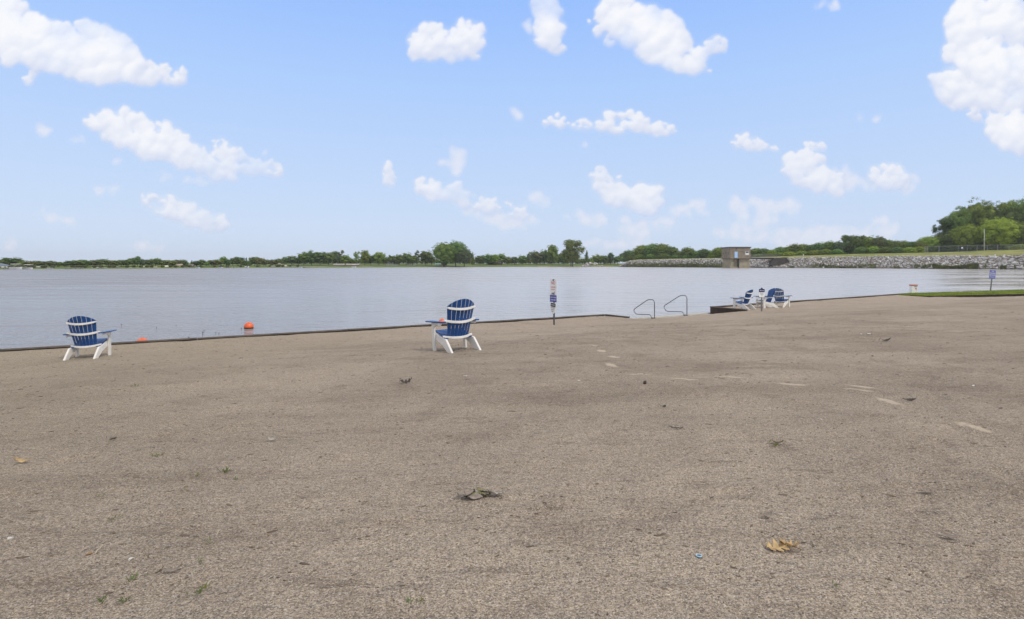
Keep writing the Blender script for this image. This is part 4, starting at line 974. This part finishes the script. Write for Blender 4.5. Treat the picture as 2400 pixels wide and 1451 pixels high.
# ------------------------------------------------------------------ ADIRONDACK CHAIRS
def make_chair():
    root = empty('adirondack_chair', (0, 0, 0), 'x', 'chair', 'blue and white Adirondack chairs on the beach')
    yb = lambda z: -.17-(z-.27)*math.tan(R(23))                 # back plane
    cv = lambda u: .11*(u/.30)**2
    n = 7
    for k in range(n):                                          # fanned back slats
        G_ = []
        for i in range(9):
            tt = i/8; row_ = []
            for s_ in (0, .5, 1):
                gap = .0065
                ub = -.215+.43*(k+s_)/n; ut = -.30+.60*(k+s_)/n
                topz = .985-.165*(ut/.30)**2
                z = .255+(topz-.255)*tt; zf = (z-.255)/.73
                u_ = ub+(ut-ub)*zf
                g = (-1 if s_ == 1 else (1 if s_ == 0 else 0))*gap
                row_.append((u_+g, yb(z)+cv(u_)*.92, z+cv(u_)*.39))
            G_.append(row_)
        MB().grid(G_, (0, -.020, -.004)).build('back_slat', M_blue, root, bevel=.003)
    for (z, hw, hh, off_, name) in ((.795, .285, .045, -.024, 'upper_back_rail'), (.555, .32, .048, -.024, 'arm_back_rail'), (.262, .300, .045, -.024, 'lower_back_rail')):
        G_ = []
        for i in range(13):
            u_ = -hw+2*hw*i/12; e_ = abs(i-6)/6; hh_ = hh*(1-.35*max(0, e_-.8)/.2)
            y = yb(z)+cv(min(abs(u_), .26))+off_ + (.03*max(0, e_-.75) if name == 'lower_back_rail' else 0)
            zl = cv(min(abs(u_), .30))*(.39 if name != 'lower_back_rail' else .34); G_.append([(u_, y, z+zl-hh_/2), (u_, y, z+zl+hh_/2)])
        MB().grid(G_, (0, -.035, 0)).build(name, M_white, root, bevel=.006)
    for k in range(7):                                          # seat slats
        f = k/6; y = .30-.44*f; z = .372-.095*f+.012*math.cos(f*3)
        MB().box((0, y, z), (.555 if k else .60, .058, .020), Euler((R(12), 0, 0)).to_matrix()).build('seat_slat', M_blue, root, bevel=.004)
    for sx in (-1, 1):
        prof = [(.31, .365), (.31, .25), (.12, .195), (-.10, .125), (-.27, .035), (-.37, -.03), (-.525, -.03), (-.505, .015), (-.42, .095), (-.33, .175), (-.24, .252), (-.14, .262), (.02, .293), (.18, .330)]
        MB().prism([(sx*.282-.020, y, z) for y, z in prof], (.040, 0, 0)).build('rear_leg', M_white, root, bevel=.005)
        MB().prism([(sx*.321-.018, .205, -.04), (sx*.321-.018, .315, -.04), (sx*.321-.018, .325, .555), (sx*.321-.018, .215, .555)], (.036, 0, 0)).build('front_leg', M_white, root, bevel=.005)
        MB().prism([(sx*.352-.013, .20, .552), (sx*.352-.013, -.20, .552), (sx*.352-.013, -.17, .50), (sx*.352-.013, .05, .505), (sx*.352-.013, .19, .44)], (.026, 0, 0)).build('arm_bracket', M_white, root, bevel=.004)
        o1 = []
        for i in range(9): th = math.pi*i/8; o1.append((sx*.358+.080*math.cos(th), .375+.07*math.sin(th)))
        o1 += [(sx*.358-.075, .15), (sx*.345-.048, -.15), (sx*.335-.035, -.31), (sx*.335+.040, -.31), (sx*.355+.055, -.1), (sx*.358+.080, .18)]
        MB().prism([(x, y, .560) for x, y in o1], (0, 0, .024)).build('arm_rest', M_blue, root, bevel=.005)
    MB().box((0, .318, .315), (.57, .022, .085)).build('front_apron', M_white, root, bevel=.004)
    return root
ch0 = make_chair()
CH = [((1068, 822), 30, 'tall-looking blue and white Adirondack chair nearest the camera, alone in the centre of the beach', 1.0),
      ((208, 838), 17, 'blue and white Adirondack chair alone at the far left by the seawall', 1.0),
      ((1742, 725.5), 36, 'blue and white Adirondack chair left of the small house-topped sign, seen from behind in profile', 1.0),
      ((1795, 721.5), 96, 'blue and white Adirondack chair facing left in the middle of the group of three', 1.0),
      ((1830, 719.5), -46, 'blue and white Adirondack chair rightmost of the group of three, seen straight from behind', 1.0)]
for i, ((px, py), az, lab, sc_) in enumerate(CH):
    o = ch0 if i == 0 else copy_tree(ch0)
    p = G(px, py); o.location = p; o.rotation_euler = (0, 0, R(az)); o['label'] = lab
    # tilt to the slope of the sand and sit on it
    e_ = .35; nx = (gz(p.x-e_, p.y)-gz(p.x+e_, p.y))/(2*e_); ny = (gz(p.x, p.y-e_)-gz(p.x, p.y+e_))/(2*e_)
    up = Vector((nx*.8, ny*.8, 1)).normalized(); q = Vector((0, 0, 1)).rotation_difference(up)
    o.rotation_mode = 'QUATERNION'; o.rotation_quaternion = q @ Euler((0, 0, R(az))).to_quaternion()

# ------------------------------------------------------------------ HANDRAILS
def rounded(pts, rad=.12, n=5):
    out_ = [Vector(pts[0])]
    for i in range(1, len(pts)-1):
        a, b, c = Vector(pts[i-1]), Vector(pts[i]), Vector(pts[i+1]); r_ = min(rad, (b-a).length*.48, (c-b).length*.48)
        p, q = b+(a-b).normalized()*r_, b+(c-b).normalized()*r_
        for k in range(n+1): t_ = k/n; out_.append(p*(1-t_)**2+b*2*t_*(1-t_)+q*t_*t_)
    return out_+[Vector(pts[-1])]
def handrail(px, py, Lr, label, h=.82):
    p = W(px, py, .03); nrm = Vector((-.556, .83, 0)); o = empty('handrail', p, label, 'handrail', 'steel entry handrails', rz=math.atan2(nrm.y, nrm.x))
    pts = [(0, 0, -.4), (0, 0, h*.86), (.0, 0, h), (.34, 0, h), (Lr*.97, 0, h*.38), (Lr, 0, .12), (Lr*.92, 0, .02+.03), (.22, 0, .15), (.14, 0, .12), (.13, 0, -.4)]
    pts = [(0, 0, -.4), (.0, 0, h), (.38, 0, h), (Lr*1.02, 0, h*.36), (Lr*.90, 0, .10), (.20, 0, .155), (.13, 0, -.4)]
    MB().tube(rounded(pts, .17, 7), .021, 10).build('rail_tube', M_steel, o, smooth=True)
    for x in (0, .13):
        MB().tube([(x, 0, -.02), (x, 0, .03)], [.05, .045], 10).build('flange', M_steel, o)
handrail(1534, 746, 1.28, 'left of the two bent steel handrails at the water entry', .84)
handrail(1610, 739, 1.42, 'right of the two bent steel handrails at the water entry, taller loop', .95)

# ------------------------------------------------------------------ SIGNS
def text(body, size, m, parent, loc, rot=(R(90), 0, 0), sx=1.0):
    cu = bpy.data.curves.new('lettering', 'FONT'); cu.body = body; cu.size = size; cu.align_x = 'CENTER'; cu.align_y = 'CENTER'; cu.extrude = .0008; cu.offset = size*.010
    to = bpy.data.objects.new('tmp', cu); C.objects.link(to); bpy.context.view_layer.update()
    me = bpy.data.meshes.new_from_object(to.evaluated_get(bpy.context.evaluated_depsgraph_get())); bpy.data.objects.remove(to)
    me.materials.clear(); me.materials.append(m); o = link('lettering', me, parent=parent); o.location = loc; o.rotation_euler = rot; o.scale = (sx, 1, 1); return o
# 1: no-lifeguard sign
p = G(1297, 761.5, .03); s1 = empty('warning_sign', p, 'tall white and blue NO LIFEGUARD sign on a post by the seawall', 'sign')
lean = (R(0), R(-.3), R(-58)); s1.rotation_euler = (0, 0, R(-58))
MB().box((0, .03, .76), (.055, .045, 1.60)).build('post', mat('dark_post', (.10, .095, .10), .6, var=.4, vscale=12), s1, bevel=.004)
MB().box((0, 0, 1.24), (.40, .010, .80)).build('sign_plate', M_sw, s1, bevel=.002)
bpn = MB().box((0, -.0075, .965), (.396, .004, .245)).build('blue_panel', M_sblue, s1)
MB().tube([(0, -.012, 1.62), (0, .05, 1.62)], .035, 10).build('post_top_knob', mat('dark_knob', (.02, .05, .06), .5), s1)
yq = -.0065
text('NO', .16, M_red, s1, (0, yq, 1.515), sx=.9); text('LIFEGUARD', .060, M_red, s1, (0, yq, 1.37), sx=.85); text('ON DUTY', .060, M_red, s1, (0, yq, 1.285), sx=.85)
sw_ = MB(); sw_.tube([(-.09, -.009, 1.13), (-.045, -.009, 1.17), (0, -.009, 1.13), (.05, -.009, 1.18), (.08, -.009, 1.21)], .011, 6); sw_.tube([(-.09, -.009, 1.11), (-.03, -.009, 1.125), (.03, -.009, 1.105), (.09, -.009, 1.12)], .008, 6)
bm_ = [(.055+.02*math.cos(a), -.009, 1.145+.02*math.sin(a)) for a in [i*.7854 for i in range(8)]]; sw_.prism(bm_, (0, .003, 0)); sw_.build('swimmer_symbol', M_navy, s1)
text('SWIM AT YOUR', .058, M_sw, s1, (0, -.011, 1.005), sx=.85); text('OWN RISK', .070, M_sw, s1, (0, -.011, .915), sx=.9)
# 2: lower tilted pentagon notice on the same post
s2 = empty('warning_notice', p+Vector((0, 0, .78)), 'small tilted black and white notice hung below the no lifeguard sign', 'sign'); s2.rotation_euler = (0, R(7), R(-52))
MB().prism([(-.13, -.006, .03), (.13, -.006, .03), (.14, -.006, -.28), (.02, -.006, -.39), (-.12, -.006, -.27)], (0, .008, 0)).build('plate', M_sw, s2)
MB().box((0, -.0105, -.045), (.25, .006, .13)).build('black_header', M_black, s2)
text('DIVING', .055, M_sw, s2, (0, -.0145, -.045)); 
for k, (s_, w_) in enumerate((('NO DIVING', .8), ('SHALLOW', .8), ('WATER', .7))): text(s_, .045, M_black, s2, (-.01, -.0075, -.15-.062*k), sx=w_)
# 3: small house-topped sign by the chairs
p = G(1785.5, 730, .03); s3 = empty('beach_sign', p, 'small navy and white sign with peaked top on a thin post among the three chairs', 'sign')
MB().box((0, .02, .35), (.055, .04, .80)).build('post', M_post, s3)
MB().box((0, 0, .78), (.245, .012, .22)).build('white_panel', M_sw, s3); MB().prism([(-.125, -.002, .895), (.125, -.002, .895), (.125, -.002, 1.035), (.055, -.002, 1.045), (0, -.002, 1.115), (-.055, -.002, 1.045), (-.125, -.002, 1.035)], (0, .012, 0)).build('navy_header', M_navy, s3)
text('PRIVATE', .060, M_sw, s3, (0, -.004, .965), sx=.8)
for k in range(3): text(['BEACH FOR', 'RESIDENTS', 'ONLY'][k], .030, M_black, s3, (0, -.0075, .85-.045*k))
# 4: white marker box
p = W(2141, 688.3, .31); s4 = empty('white_marker', p+Vector((0, 0, 0)), 'white box marker with orange-red top at the corner of seawall and grass', 'marker'); s4.rotation_euler = (0, 0, R(-3))
MB().box((0, 0, .29), (.42, .26, .60)).build('body', mat('marker_white', (.78, .79, .80), .5, var=.06), s4, bevel=.01)
MB().box((0, 0, .632), (.45, .29, .08)).build('orange_top', mat('marker_red', (.48, .10, .06), .5), s4, bevel=.008)
MB().box((.07, -.135, .52), (.22, .008, .04)).build('black_bar', M_black, s4)
MB().prism([(.08, -.1345, .44), (.17, -.1345, .34), (.13, -.1345, .31), (.10, -.1345, .36), (.06, -.1345, .32), (.03, -.1345, .40)], (0, -.006, 0)).build('red_symbol', M_red, s4)
for x in (.06, .17): MB().box((x, -.1335, .06), (.045, .006, .07)).build('black_figure', M_black, s4)
# 5: blue leaning sign on the grass
p = W(2322, 682.5, .53); s5 = empty('blue_sign', p, 'blue sign with four white lines on a leaning grey post at the right grass', 'sign'); s5.rotation_euler = (0, R(5.5), R(-8))
MB().box((0, .03, .58), (.07, .05, 1.35)).build('post', M_post, s5)
MB().box((0, 0, 1.22), (.40, .012, .62)).build('sign_plate', mat('sign_violet_blue', (.15, .17, .50), .45), s5)
for k, s_ in enumerate(('NO', 'FISHING', 'BEYOND', 'THIS SIGN')): text(s_, .115 if k < 3 else .08, M_sw, s5, (0, -.0085, 1.44-.135*k), sx=.8)

# ------------------------------------------------------------------ BUOYS
def buoy(p, r_, label):
    o = empty('orange_buoy', p, label, 'buoy', 'orange round buoys by the seawall')
    bm = bmesh.new(); bmesh.ops.create_uvsphere(bm, u_segments=28, v_segments=18, radius=r_)
    for v_ in bm.verts: v_.co.z = v_.co.z*.96
    me = bpy.data.meshes.new('ball'); bm.to_mesh(me); bm.free(); me.materials.append(M_orange)
    b = link('ball', me, parent=o, smooth=True); b.location = (0, 0, r_*.42)
    MB().tube([(0, 0, -r_*.05), (0, 0, r_*.10), (0, 0, r_*.26)], [r_*.92, r_*.97, r_*1.005], 28, False).build('waterline_band', M_orange_dark, o, smooth=True)  # dark brown band round the ball at the waterline
    MB().tube([(0, 0, r_*1.36), (0, 0, r_*1.46)], [r_*.16, r_*.12], 10).build('valve_cap', M_orange, o)
    MB().tube([(0, 0, -r_*.6), (.04, .03, -r_*.8)], .02, 6).build('mooring_eye', M_orange_dark, o)
buoy(W(333, 812), .185, 'orange buoy nearest the left chair, partly hidden by the seawall')
buoy(W(583, 770), .175, 'orange buoy floating free with dark band, right of the half-hidden one')
buoy(W(1036, 760), .165, 'orange buoy just visible above the arm of the centre chair')
# water weed stalks
M_reed = mat('reed_stem', (.045, .05, .035), .8)
for i, (px, py, h) in enumerate(((565,773,.09),(589,766,.06),(583,788,.06),(474,786,.16),(477,777,.08),(440,797,.12),(445,797,.10),(412,764,.05),(284,764,.09),(505,781,.06),(366,770,.08),(512,783,.05))):
    p = W(px, py); o = empty('reed_stalk', p, f'thin dark stalk in the water near the buoys, {ordinal(1+sorted([565,589,583,474,477,440,445,412,284,505,366,512]).index(px))} from the left', 'reed', 'dark stalks in the water near the buoys')
    MB().tube([(0, 0, -.2), (.01, 0, h*.5), (random.uniform(-.03, .03), 0, h)], [.008, .007, .003], 5).build('stem', M_reed, o)
    MB().add([(0, 0, h*.4), (.05, .01, h*.7), (.02, 0, h*.75)], [(0, 1, 2)]).build('blade', M_reed, o)

# ------------------------------------------------------------------ LITTER, LEAVES, PEBBLES, WEEDS on the sand
def leaf_mesh(L_, Wd, curl, seed, lobed=False, fold=.3):
    r_ = random.Random(seed); n = 28 if lobed else 14; Gp = []; lo = []
    for i in range(n+1):
        u_ = i/n; w_ = math.sin(math.pi*min(1, u_*1.02))**.7*Wd/2
        if lobed: w_ = Wd/2*(.18+1.05*abs(math.sin(u_*math.pi*3.5))**1.5)*math.sin(math.pi*(u_*.9+.08))**.6
        if i in (0, n): w_ = .0015
        row_ = []
        for k in (-1, -.5, 0, .5, 1):
            z = fold*abs(k)*w_ + curl*L_*(u_-.5)**2*2 + r_.uniform(-.004, .004)*(1 if k else 0)
            row_.append((( u_-.5)*L_ + (.25*w_*abs(k) if lobed else 0), k*w_, z))
        Gp.append(row_)
    mb = MB().grid(Gp, (0, 0, .0012)); return mb.mesh('leaf_blade')
M_dead = mat('dead_leaf_grey', (.25, .21, .175), .8, var=.3, vscale=30); M_deadg = mat('dead_leaf_olive', (.20, .18, .09), .8, var=.3, vscale=30); M_oak = mat('oak_leaf_tan', (.47, .33, .16), .7, var=.35, vscale=25); M_deadp = mat('dead_leaf_pale', (.36, .33, .28), .8, var=.2, vscale=30)
M_darkleaf = mat('dead_leaf_dark', (.055, .045, .038), .8, var=.3, vscale=30)
def leaf_at(parent, off_, L_, Wd, rz, tilt, m, seed, curl=.3, lobed=False, fold=.3):
    me = leaf_mesh(L_, Wd, curl, seed, lobed, fold); o = link('leaf_blade', me, m, parent, smooth=True); o.location = off_; o.rotation_euler = (tilt, random.Random(seed).uniform(-.2, .2), rz); return o
p = G(1122, 1166); c = empty('leaf_cluster', p, 'cluster of grey-brown wilted leaves with green stems, largest debris in the foreground', 'leaves')
for i, (x, y, L_, Wd, rz, tl, m) in enumerate(((-.072, .012, .10, .055, .3, .25, M_dead), (-.045, -.006, .085, .06, 1.0, -.5, M_darkleaf), (-.03, -.025, .10, .045, -.2, .35, M_dead), (.015, .03, .09, .05, 2.6, .4, M_deadp), (.028, .008, .085, .045, -.5, .2, M_deadg), (.045, -.006, .07, .045, .4, -.15, M_dead), (.095, -.012, .095, .05, .1, -.25, M_deadp))):
    leaf_at(c, (x, y, .010+.002*i), L_*1.1, Wd*1.1, rz, tl, m, 50+i, .28)
for k in range(3): MB().tube([(0, .01, .015), (.02*(k-1), -.01, .03), (.05*(k-1), -.02, .012)], .002, 5).build('leaf_stem', mat('green_stem', (.20, .27, .06), .6), c)
p = G(1838, 1290); c = empty('oak_leaf', p, 'large curled tan oak leaf lying on the sand at lower right', 'leaf')
leaf_at(c, (-.028, .002, .010), .115, .066, .15, .25, M_oak, 71, .22, True, .30); leaf_at(c, (.030, .0, .014), .090, .055, -.5, -.15, M_oak, 72, .6, True, .5)
MB().tube([(-.01, .03, .02), (.02, .005, .026), (.065, -.03, .016)], .0022, 5).build('leaf_stem', mat('brown_stem', (.20, .10, .03), .6), c)
def single(px, py, L_, Wd, m, label, rz=0, tilt=.3, curl=.5, lobed=False, name='dead_leaf'):
    p = G(px, py, -.012); c = empty(name, p, label, 'leaf'); leaf_at(c, (0, 0, 0), L_, Wd, R(rz), tilt, m, int(px), curl, lobed)
    MB().tube([(-L_*.5, 0, curl*L_*.5), (-L_*.62, .01, .004)], .0022, 4).build('leaf_stem', m, c)
single(953, 898, .15, .07, M_darkleaf, 'dark curled leaf left of centre on the mid beach', 10, .5, .7, True)
single(2131, 941, .11, .035, M_darkleaf, 'dark glossy curled leaf at the end of a pale drag mark on the right', 170, -.5, .4)
single(638, 1034, .075, .035, M_deadp, 'small pale brown leaf on the left half of the beach', 5, .2)
single(262, 1032, .085, .03, M_dead, 'grey-brown curled leaf on the far left sand', 160, .6)
single(52, 1086, .10, .04, M_oak, 'orange-brown leaf near the left edge', 10, .1)
single(2226, 1266, .09, .028, M_dead, 'flat grey-brown bark-like leaf at the lower right', -28, .1, .15)
single(1822, 1042, .09, .03, M_deadg, 'olive coloured leaf in the right half, beyond the tan oak leaf', 150, .4)
single(1585, 1007, .11, .012, M_darkleaf, 'thin dark twig-like leaf right of centre', -12, .2, .2)
single(1091, 884, .05, .03, M_sw, 'tiny white petal-like scrap near the centre chair', 0, .0, .1, False, 'white_scrap')
single(2076, 800, .20, .05, M_darkleaf, 'dark leaf on the right sand beyond the drag marks', 8, .4)
single(2175, 1158, .07, .03, M_dead, 'brown leaf half buried at right below the long drag mark', -20, .2, .2)
single(1799, 1215, .06, .03, M_dead, 'small brown curled leaf above the tan oak leaf', 20, .3)
single(405, 1345, .08, .018, M_dead, 'wrinkled brown leaf at lower left near the green weeds', 12, .2)
single(1556, 957, .05, .03, M_darkleaf, 'tiny dark leaf scrap, just right of centre on the mid beach', 30, .2)
# clod, ring, stones, sticks
def pebble(px, py, r_, m, label, name='pebble', flat=.6):
    p = G(px, py); o = empty(name, p, label, 'stone'); b = link('body', rocks_s[int(px) % 4], parent=o); b.location = (0, 0, r_*.3); b.scale = (r_, r_*.9, r_*flat); b.rotation_euler = (0, 0, px)
    if m: b.material_slots[0].link = 'OBJECT'; b.material_slots[0].material = m
    return o
rocks_s = [rock_mesh(300+i, 2) for i in range(4)]
for m_ in rocks_s: m_.materials.append(M_stone)
M_peb = mat('pebble_pale', (.55, .53, .50), .6, var=.1); M_pebb = mat('pebble_brown', (.25, .16, .08), .7, var=.2); M_clod = mat('dark_clod', (.05, .038, .03), .95, var=.3)
pebble(1512, 900, .035, M_clod, 'dark round clod of earth right of centre on the mid beach', 'earth_clod', 1.3)
pebble(25, 1264, .017, M_peb, 'pale grey stone at the left edge of the sand'); pebble(208, 1301, .015, M_pebb, 'brown oval stone at lower left beside a pale stick')
pebble(2036, 785, .05, M_peb, 'whitish stone on the right sand, larger one of a close pair'); pebble(2018, 784, .032, M_peb, 'whitish stone on the right sand, smaller one of a close pair')
pebble(1357, 893, .02, M_peb, 'tiny white stone on the centre sand'); pebble(306, 1313, .013, M_peb, 'pale flat stone at lower left, right of the stick'); pebble(630, 1254, .010, M_pebb, 'small ochre stone left of the leaf cluster')
pebble(1924, 985, .014, M_peb, 'small bluish white stone on the right half of the beach'); pebble(1965, 1203, .008, M_peb, 'small white stone above right of the tan oak leaf'); pebble(2281, 905, .02, M_peb, 'small white stone near the right edge')
p = G(1638, 1307, -.004); o = empty('bottle_ring', p, 'small pale blue plastic ring on the sand left of the oak leaf', 'ring')
pts = [(.0115*math.cos(a), .0115*math.sin(a), .002) for a in [i*math.pi/10 for i in range(21)]]; MB().tube(pts, .0022, 6).build('rim', mat('pale_blue_plastic', (.35, .55, .68), .4), o, smooth=True)
MB().tube([(0, 0, -.004), (0, 0, .0005)], .0105, 14).build('centre_disc', mat('grey_plastic', (.12, .13, .16), .5), o)  # dark grey plastic disc inside the ring
def stick(px, py, px2, py2, r_, m, label):
    a = G(px, py, -.004); b = G(px2, py2, -.008); o = empty('twig', a, label, 'twig'); dv = b-a
    MB().tube([(0, 0, 0), dv*.5+Vector((0, 0, .006)), dv], [r_, r_*.8, r_*.4], 5).build('stick', m, o)
M_straw = mat('straw', (.50, .44, .32), .8); M_twig = mat('dark_twig', (.05, .04, .035), .9)
stick(223, 1300, 236, 1288, .0022, M_straw, 'short pale straw at lower left beside the brown stone'); stick(507, 1257, 518, 1244, .0018, M_straw, 'thin pale straw near weeds at lower left')
stick(1810, 1262, 1822, 1258, .0015, M_twig, 'curved dark twig directly behind the tan oak leaf'); stick(1573, 1003, 1600, 1009, .0025, M_twig, 'thin dark twig right of centre')
stick(290, 1119, 312, 1112, .002, M_twig, 'thin dark twig on the left sand')
M_weed = leafmat('weed_leaf', (.14, .19, .05), .3, .15, 20)
for i, (px, py, s_, nn) in enumerate(((528,1106,.055,26),(458,1117,.04,14),(366,1070,.045,16),(268,1218,.04,16),(310,1362,.035,22),(293,1410,.035,18),(238,1412,.04,14),(478,1384,.04,14),(497,1273,.035,12),(466,1393,.03,12),(468,1318,.03,10),(553,1125,.035,8),(1818,1046,.05,16),(960,1418,.03,12),(985,1416,.025,10),(1910,1278,.03,8),(1955,1378,.03,10),(235,1165,.035,8),(318,906,.09,14),(322,1058,.03,8),(430,1150,.03,8),(440,1400,.025,8),(1560,1335,.02,6),(345,1350,.02,6),(1965,1240,.02,6))):
    p = G(px, py); lab = ['largest tuft of green weed in the sand at left, above the other sprigs'][0] if i == 0 else None
    o = empty('weed_sprig', p, lab or f'small green weed sprig in the sand, {ordinal(i)} listed from the largest tuft outward', 'weed', 'weed sprigs in the sand')
    WS = None
    mb = MB()
    for k in range(nn):
        a = random.uniform(0, 6.28); r0 = random.uniform(0, s_*.5); l = random.uniform(.4, 1)*s_; q = Vector((math.cos(a)*r0, math.sin(a)*r0*1.2, 0)); tp = q+Vector((math.cos(a)*l*.6, math.sin(a)*l*.6, l*random.uniform(.25, .8))); sd_ = Vector((-math.sin(a), math.cos(a), 0))*s_*.07; md = q.lerp(tp, .55)
        mb.add([q, md+sd_, tp, md-sd_], [(0, 1, 2, 3)])
    me = bpy.data.meshes.new('leaves'); me.from_pydata(mb.v, [], mb.f); link('leaves', me, M_weed, o)
    o['px'] = px
# true positional labels for the sprigs
sprigs = sorted([o for o in C.objects if o.name.startswith('weed_sprig')], key=lambda o: o['px'])
for i, o in enumerate(sprigs):
    big = o['px'] == 528
    o['label'] = 'largest tuft of green weed in the sand, on the left half of the beach' if big else f'small green weed sprig in the sand, {ordinal(i+1)} of the sprigs counted from the left edge'
    del o['px']

# gravel: loose grains and pebbles near the camera, geometry (one mass)
def gravel(n, ymin, ymax, smin, smax, name, tone_lo, tone_hi, bias=1.6):
    u_ = rng.random(n); Yg = ymin*(ymax/ymin)**(u_**bias*.0+u_); Xg = rng.uniform(-1.02, 1.02, n)*Yg*.95
    Zg = ground(Xg, Yg)+relief(Xg, Yg)
    s_ = smin*(smax/smin)**(rng.random(n)**3.0)
    O = np.array([[1,0,0],[-1,0,0],[0,1,0],[0,-1,0],[0,0,1],[0,0,-1]], float)
    T = np.array([[0,2,4],[2,1,4],[1,3,4],[3,0,4],[2,0,5],[1,2,5],[3,1,5],[0,3,5]])
    jit = 1+.45*rng.normal(0, 1, (n, 6, 1)).clip(-1, 1)
    V = O[None]*jit; th = rng.random(n)*6.283; c_, s2 = np.cos(th), np.sin(th)
    Vx = V[:, :, 0]*c_[:, None]-V[:, :, 1]*s2[:, None]; Vy = V[:, :, 0]*s2[:, None]+V[:, :, 1]*c_[:, None]
    V = np.stack([Vx, Vy*.8, V[:, :, 2]*.6], -1)*s_[:, None, None] + np.stack([Xg, Yg, Zg+s_*.15], -1)[:, None]
    Fg = (T[None]+(np.arange(n)*6)[:, None, None]).reshape(-1, 3)
    me = fastmesh(name, V.reshape(-1, 3), Fg)
    at = me.attributes.new('tone', 'FLOAT', 'POINT'); at.data.foreach_set('value', np.repeat(rng.random(n), 6).astype(np.float32))
    m = bpy.data.materials.new(name+'_grains'); m.use_nodes = True; nn = NT(m.node_tree); b = m.node_tree.nodes['Principled BSDF']
    a = nn.node('ShaderNodeAttribute', attribute_name='tone').outputs['Fac']
    rp = nn.node('ShaderNodeValToRGB', {0: a}); r_ = rp.color_ramp; r_.interpolation = 'CONSTANT'
    cols = [(.09,.075,.07),(.17,.14,.115),(.26,.215,.17),(.33,.275,.215),(.38,.32,.26),(.30,.22,.15),(.28,.27,.27),(.45,.40,.33),(.62,.59,.54)]
    ps = [0,.12,.28,.42,.58,.74,.80,.88,.965]
    r_.elements[0].color = (*cols[0], 1); r_.elements[1].position = ps[1]; r_.elements[1].color = (*cols[1], 1)
    for q in range(2, 9): e = r_.elements.new(ps[q]); e.color = (*cols[q], 1)
    nn.l.new(rp.outputs[0], b.inputs['Base Color']); b.inputs['Roughness'].default_value = .85; b.inputs['Specular IOR Level'].default_value = .25
    return tag(link(name, me, m), 'loose coarse grains and little pebbles strewn over the near sand', 'gravel', kind='stuff')
gravel(150000, 1.55, 8.5, .0010, .0040, 'gravel', 0, 1)
def clods():
    n = 3000; u_ = rng.random(n); Yg = 2.2*(18/2.2)**u_; Xg = rng.uniform(-1, 1, n)*Yg*.95; ok = Yg < edge(Xg)-.4; Xg, Yg = Xg[ok], Yg[ok]; n = len(Xg)
    Zg = ground(Xg, Yg)+relief(Xg, Yg); V = []; Fs = []; off = 0
    bv, bf = base[0]
    for i in range(n):
        s_ = rng.uniform(.0025, .0062)*(1+Yg[i]*.16)*(1.8 if rng.random() < .06 else 1); V.append(bv*np.array([s_*rng.uniform(1, 2.6), s_, s_*.7])@np.array(Euler((0, 0, rng.uniform(-.6, .9))).to_matrix()).T+np.array([Xg[i], Yg[i], Zg[i]])); Fs.append(bf+off); off += len(bv)
    tag(link('scattered_debris', fastmesh('scattered_debris', np.concatenate(V), np.concatenate(Fs)), mat('bark_debris', (.15, .115, .085), .95, var=.5, vscale=3)), 'bits of dark bark and clods scattered over the beach', 'debris', kind='stuff')
clods()

# ------------------------------------------------------------------ thin summer haze over the lake
mb = MB().box((0, 1300, 28), (6400, 2800, 60)); hz_ = mb.mesh('haze'); m = bpy.data.materials.new('haze_air'); m.use_nodes = True; n = NT(m.node_tree); n.n.clear()
pv = n.node('ShaderNodeVolumePrincipled', {'Color': (.86, .92, 1.0, 1), 'Density': .00013}); oo = n.node('ShaderNodeOutputMaterial'); n.l.new(pv.outputs[0], oo.inputs['Volume'])
tag(link('haze', hz_, m), 'thin pale summer haze lying over the lake', 'haze', kind='stuff')
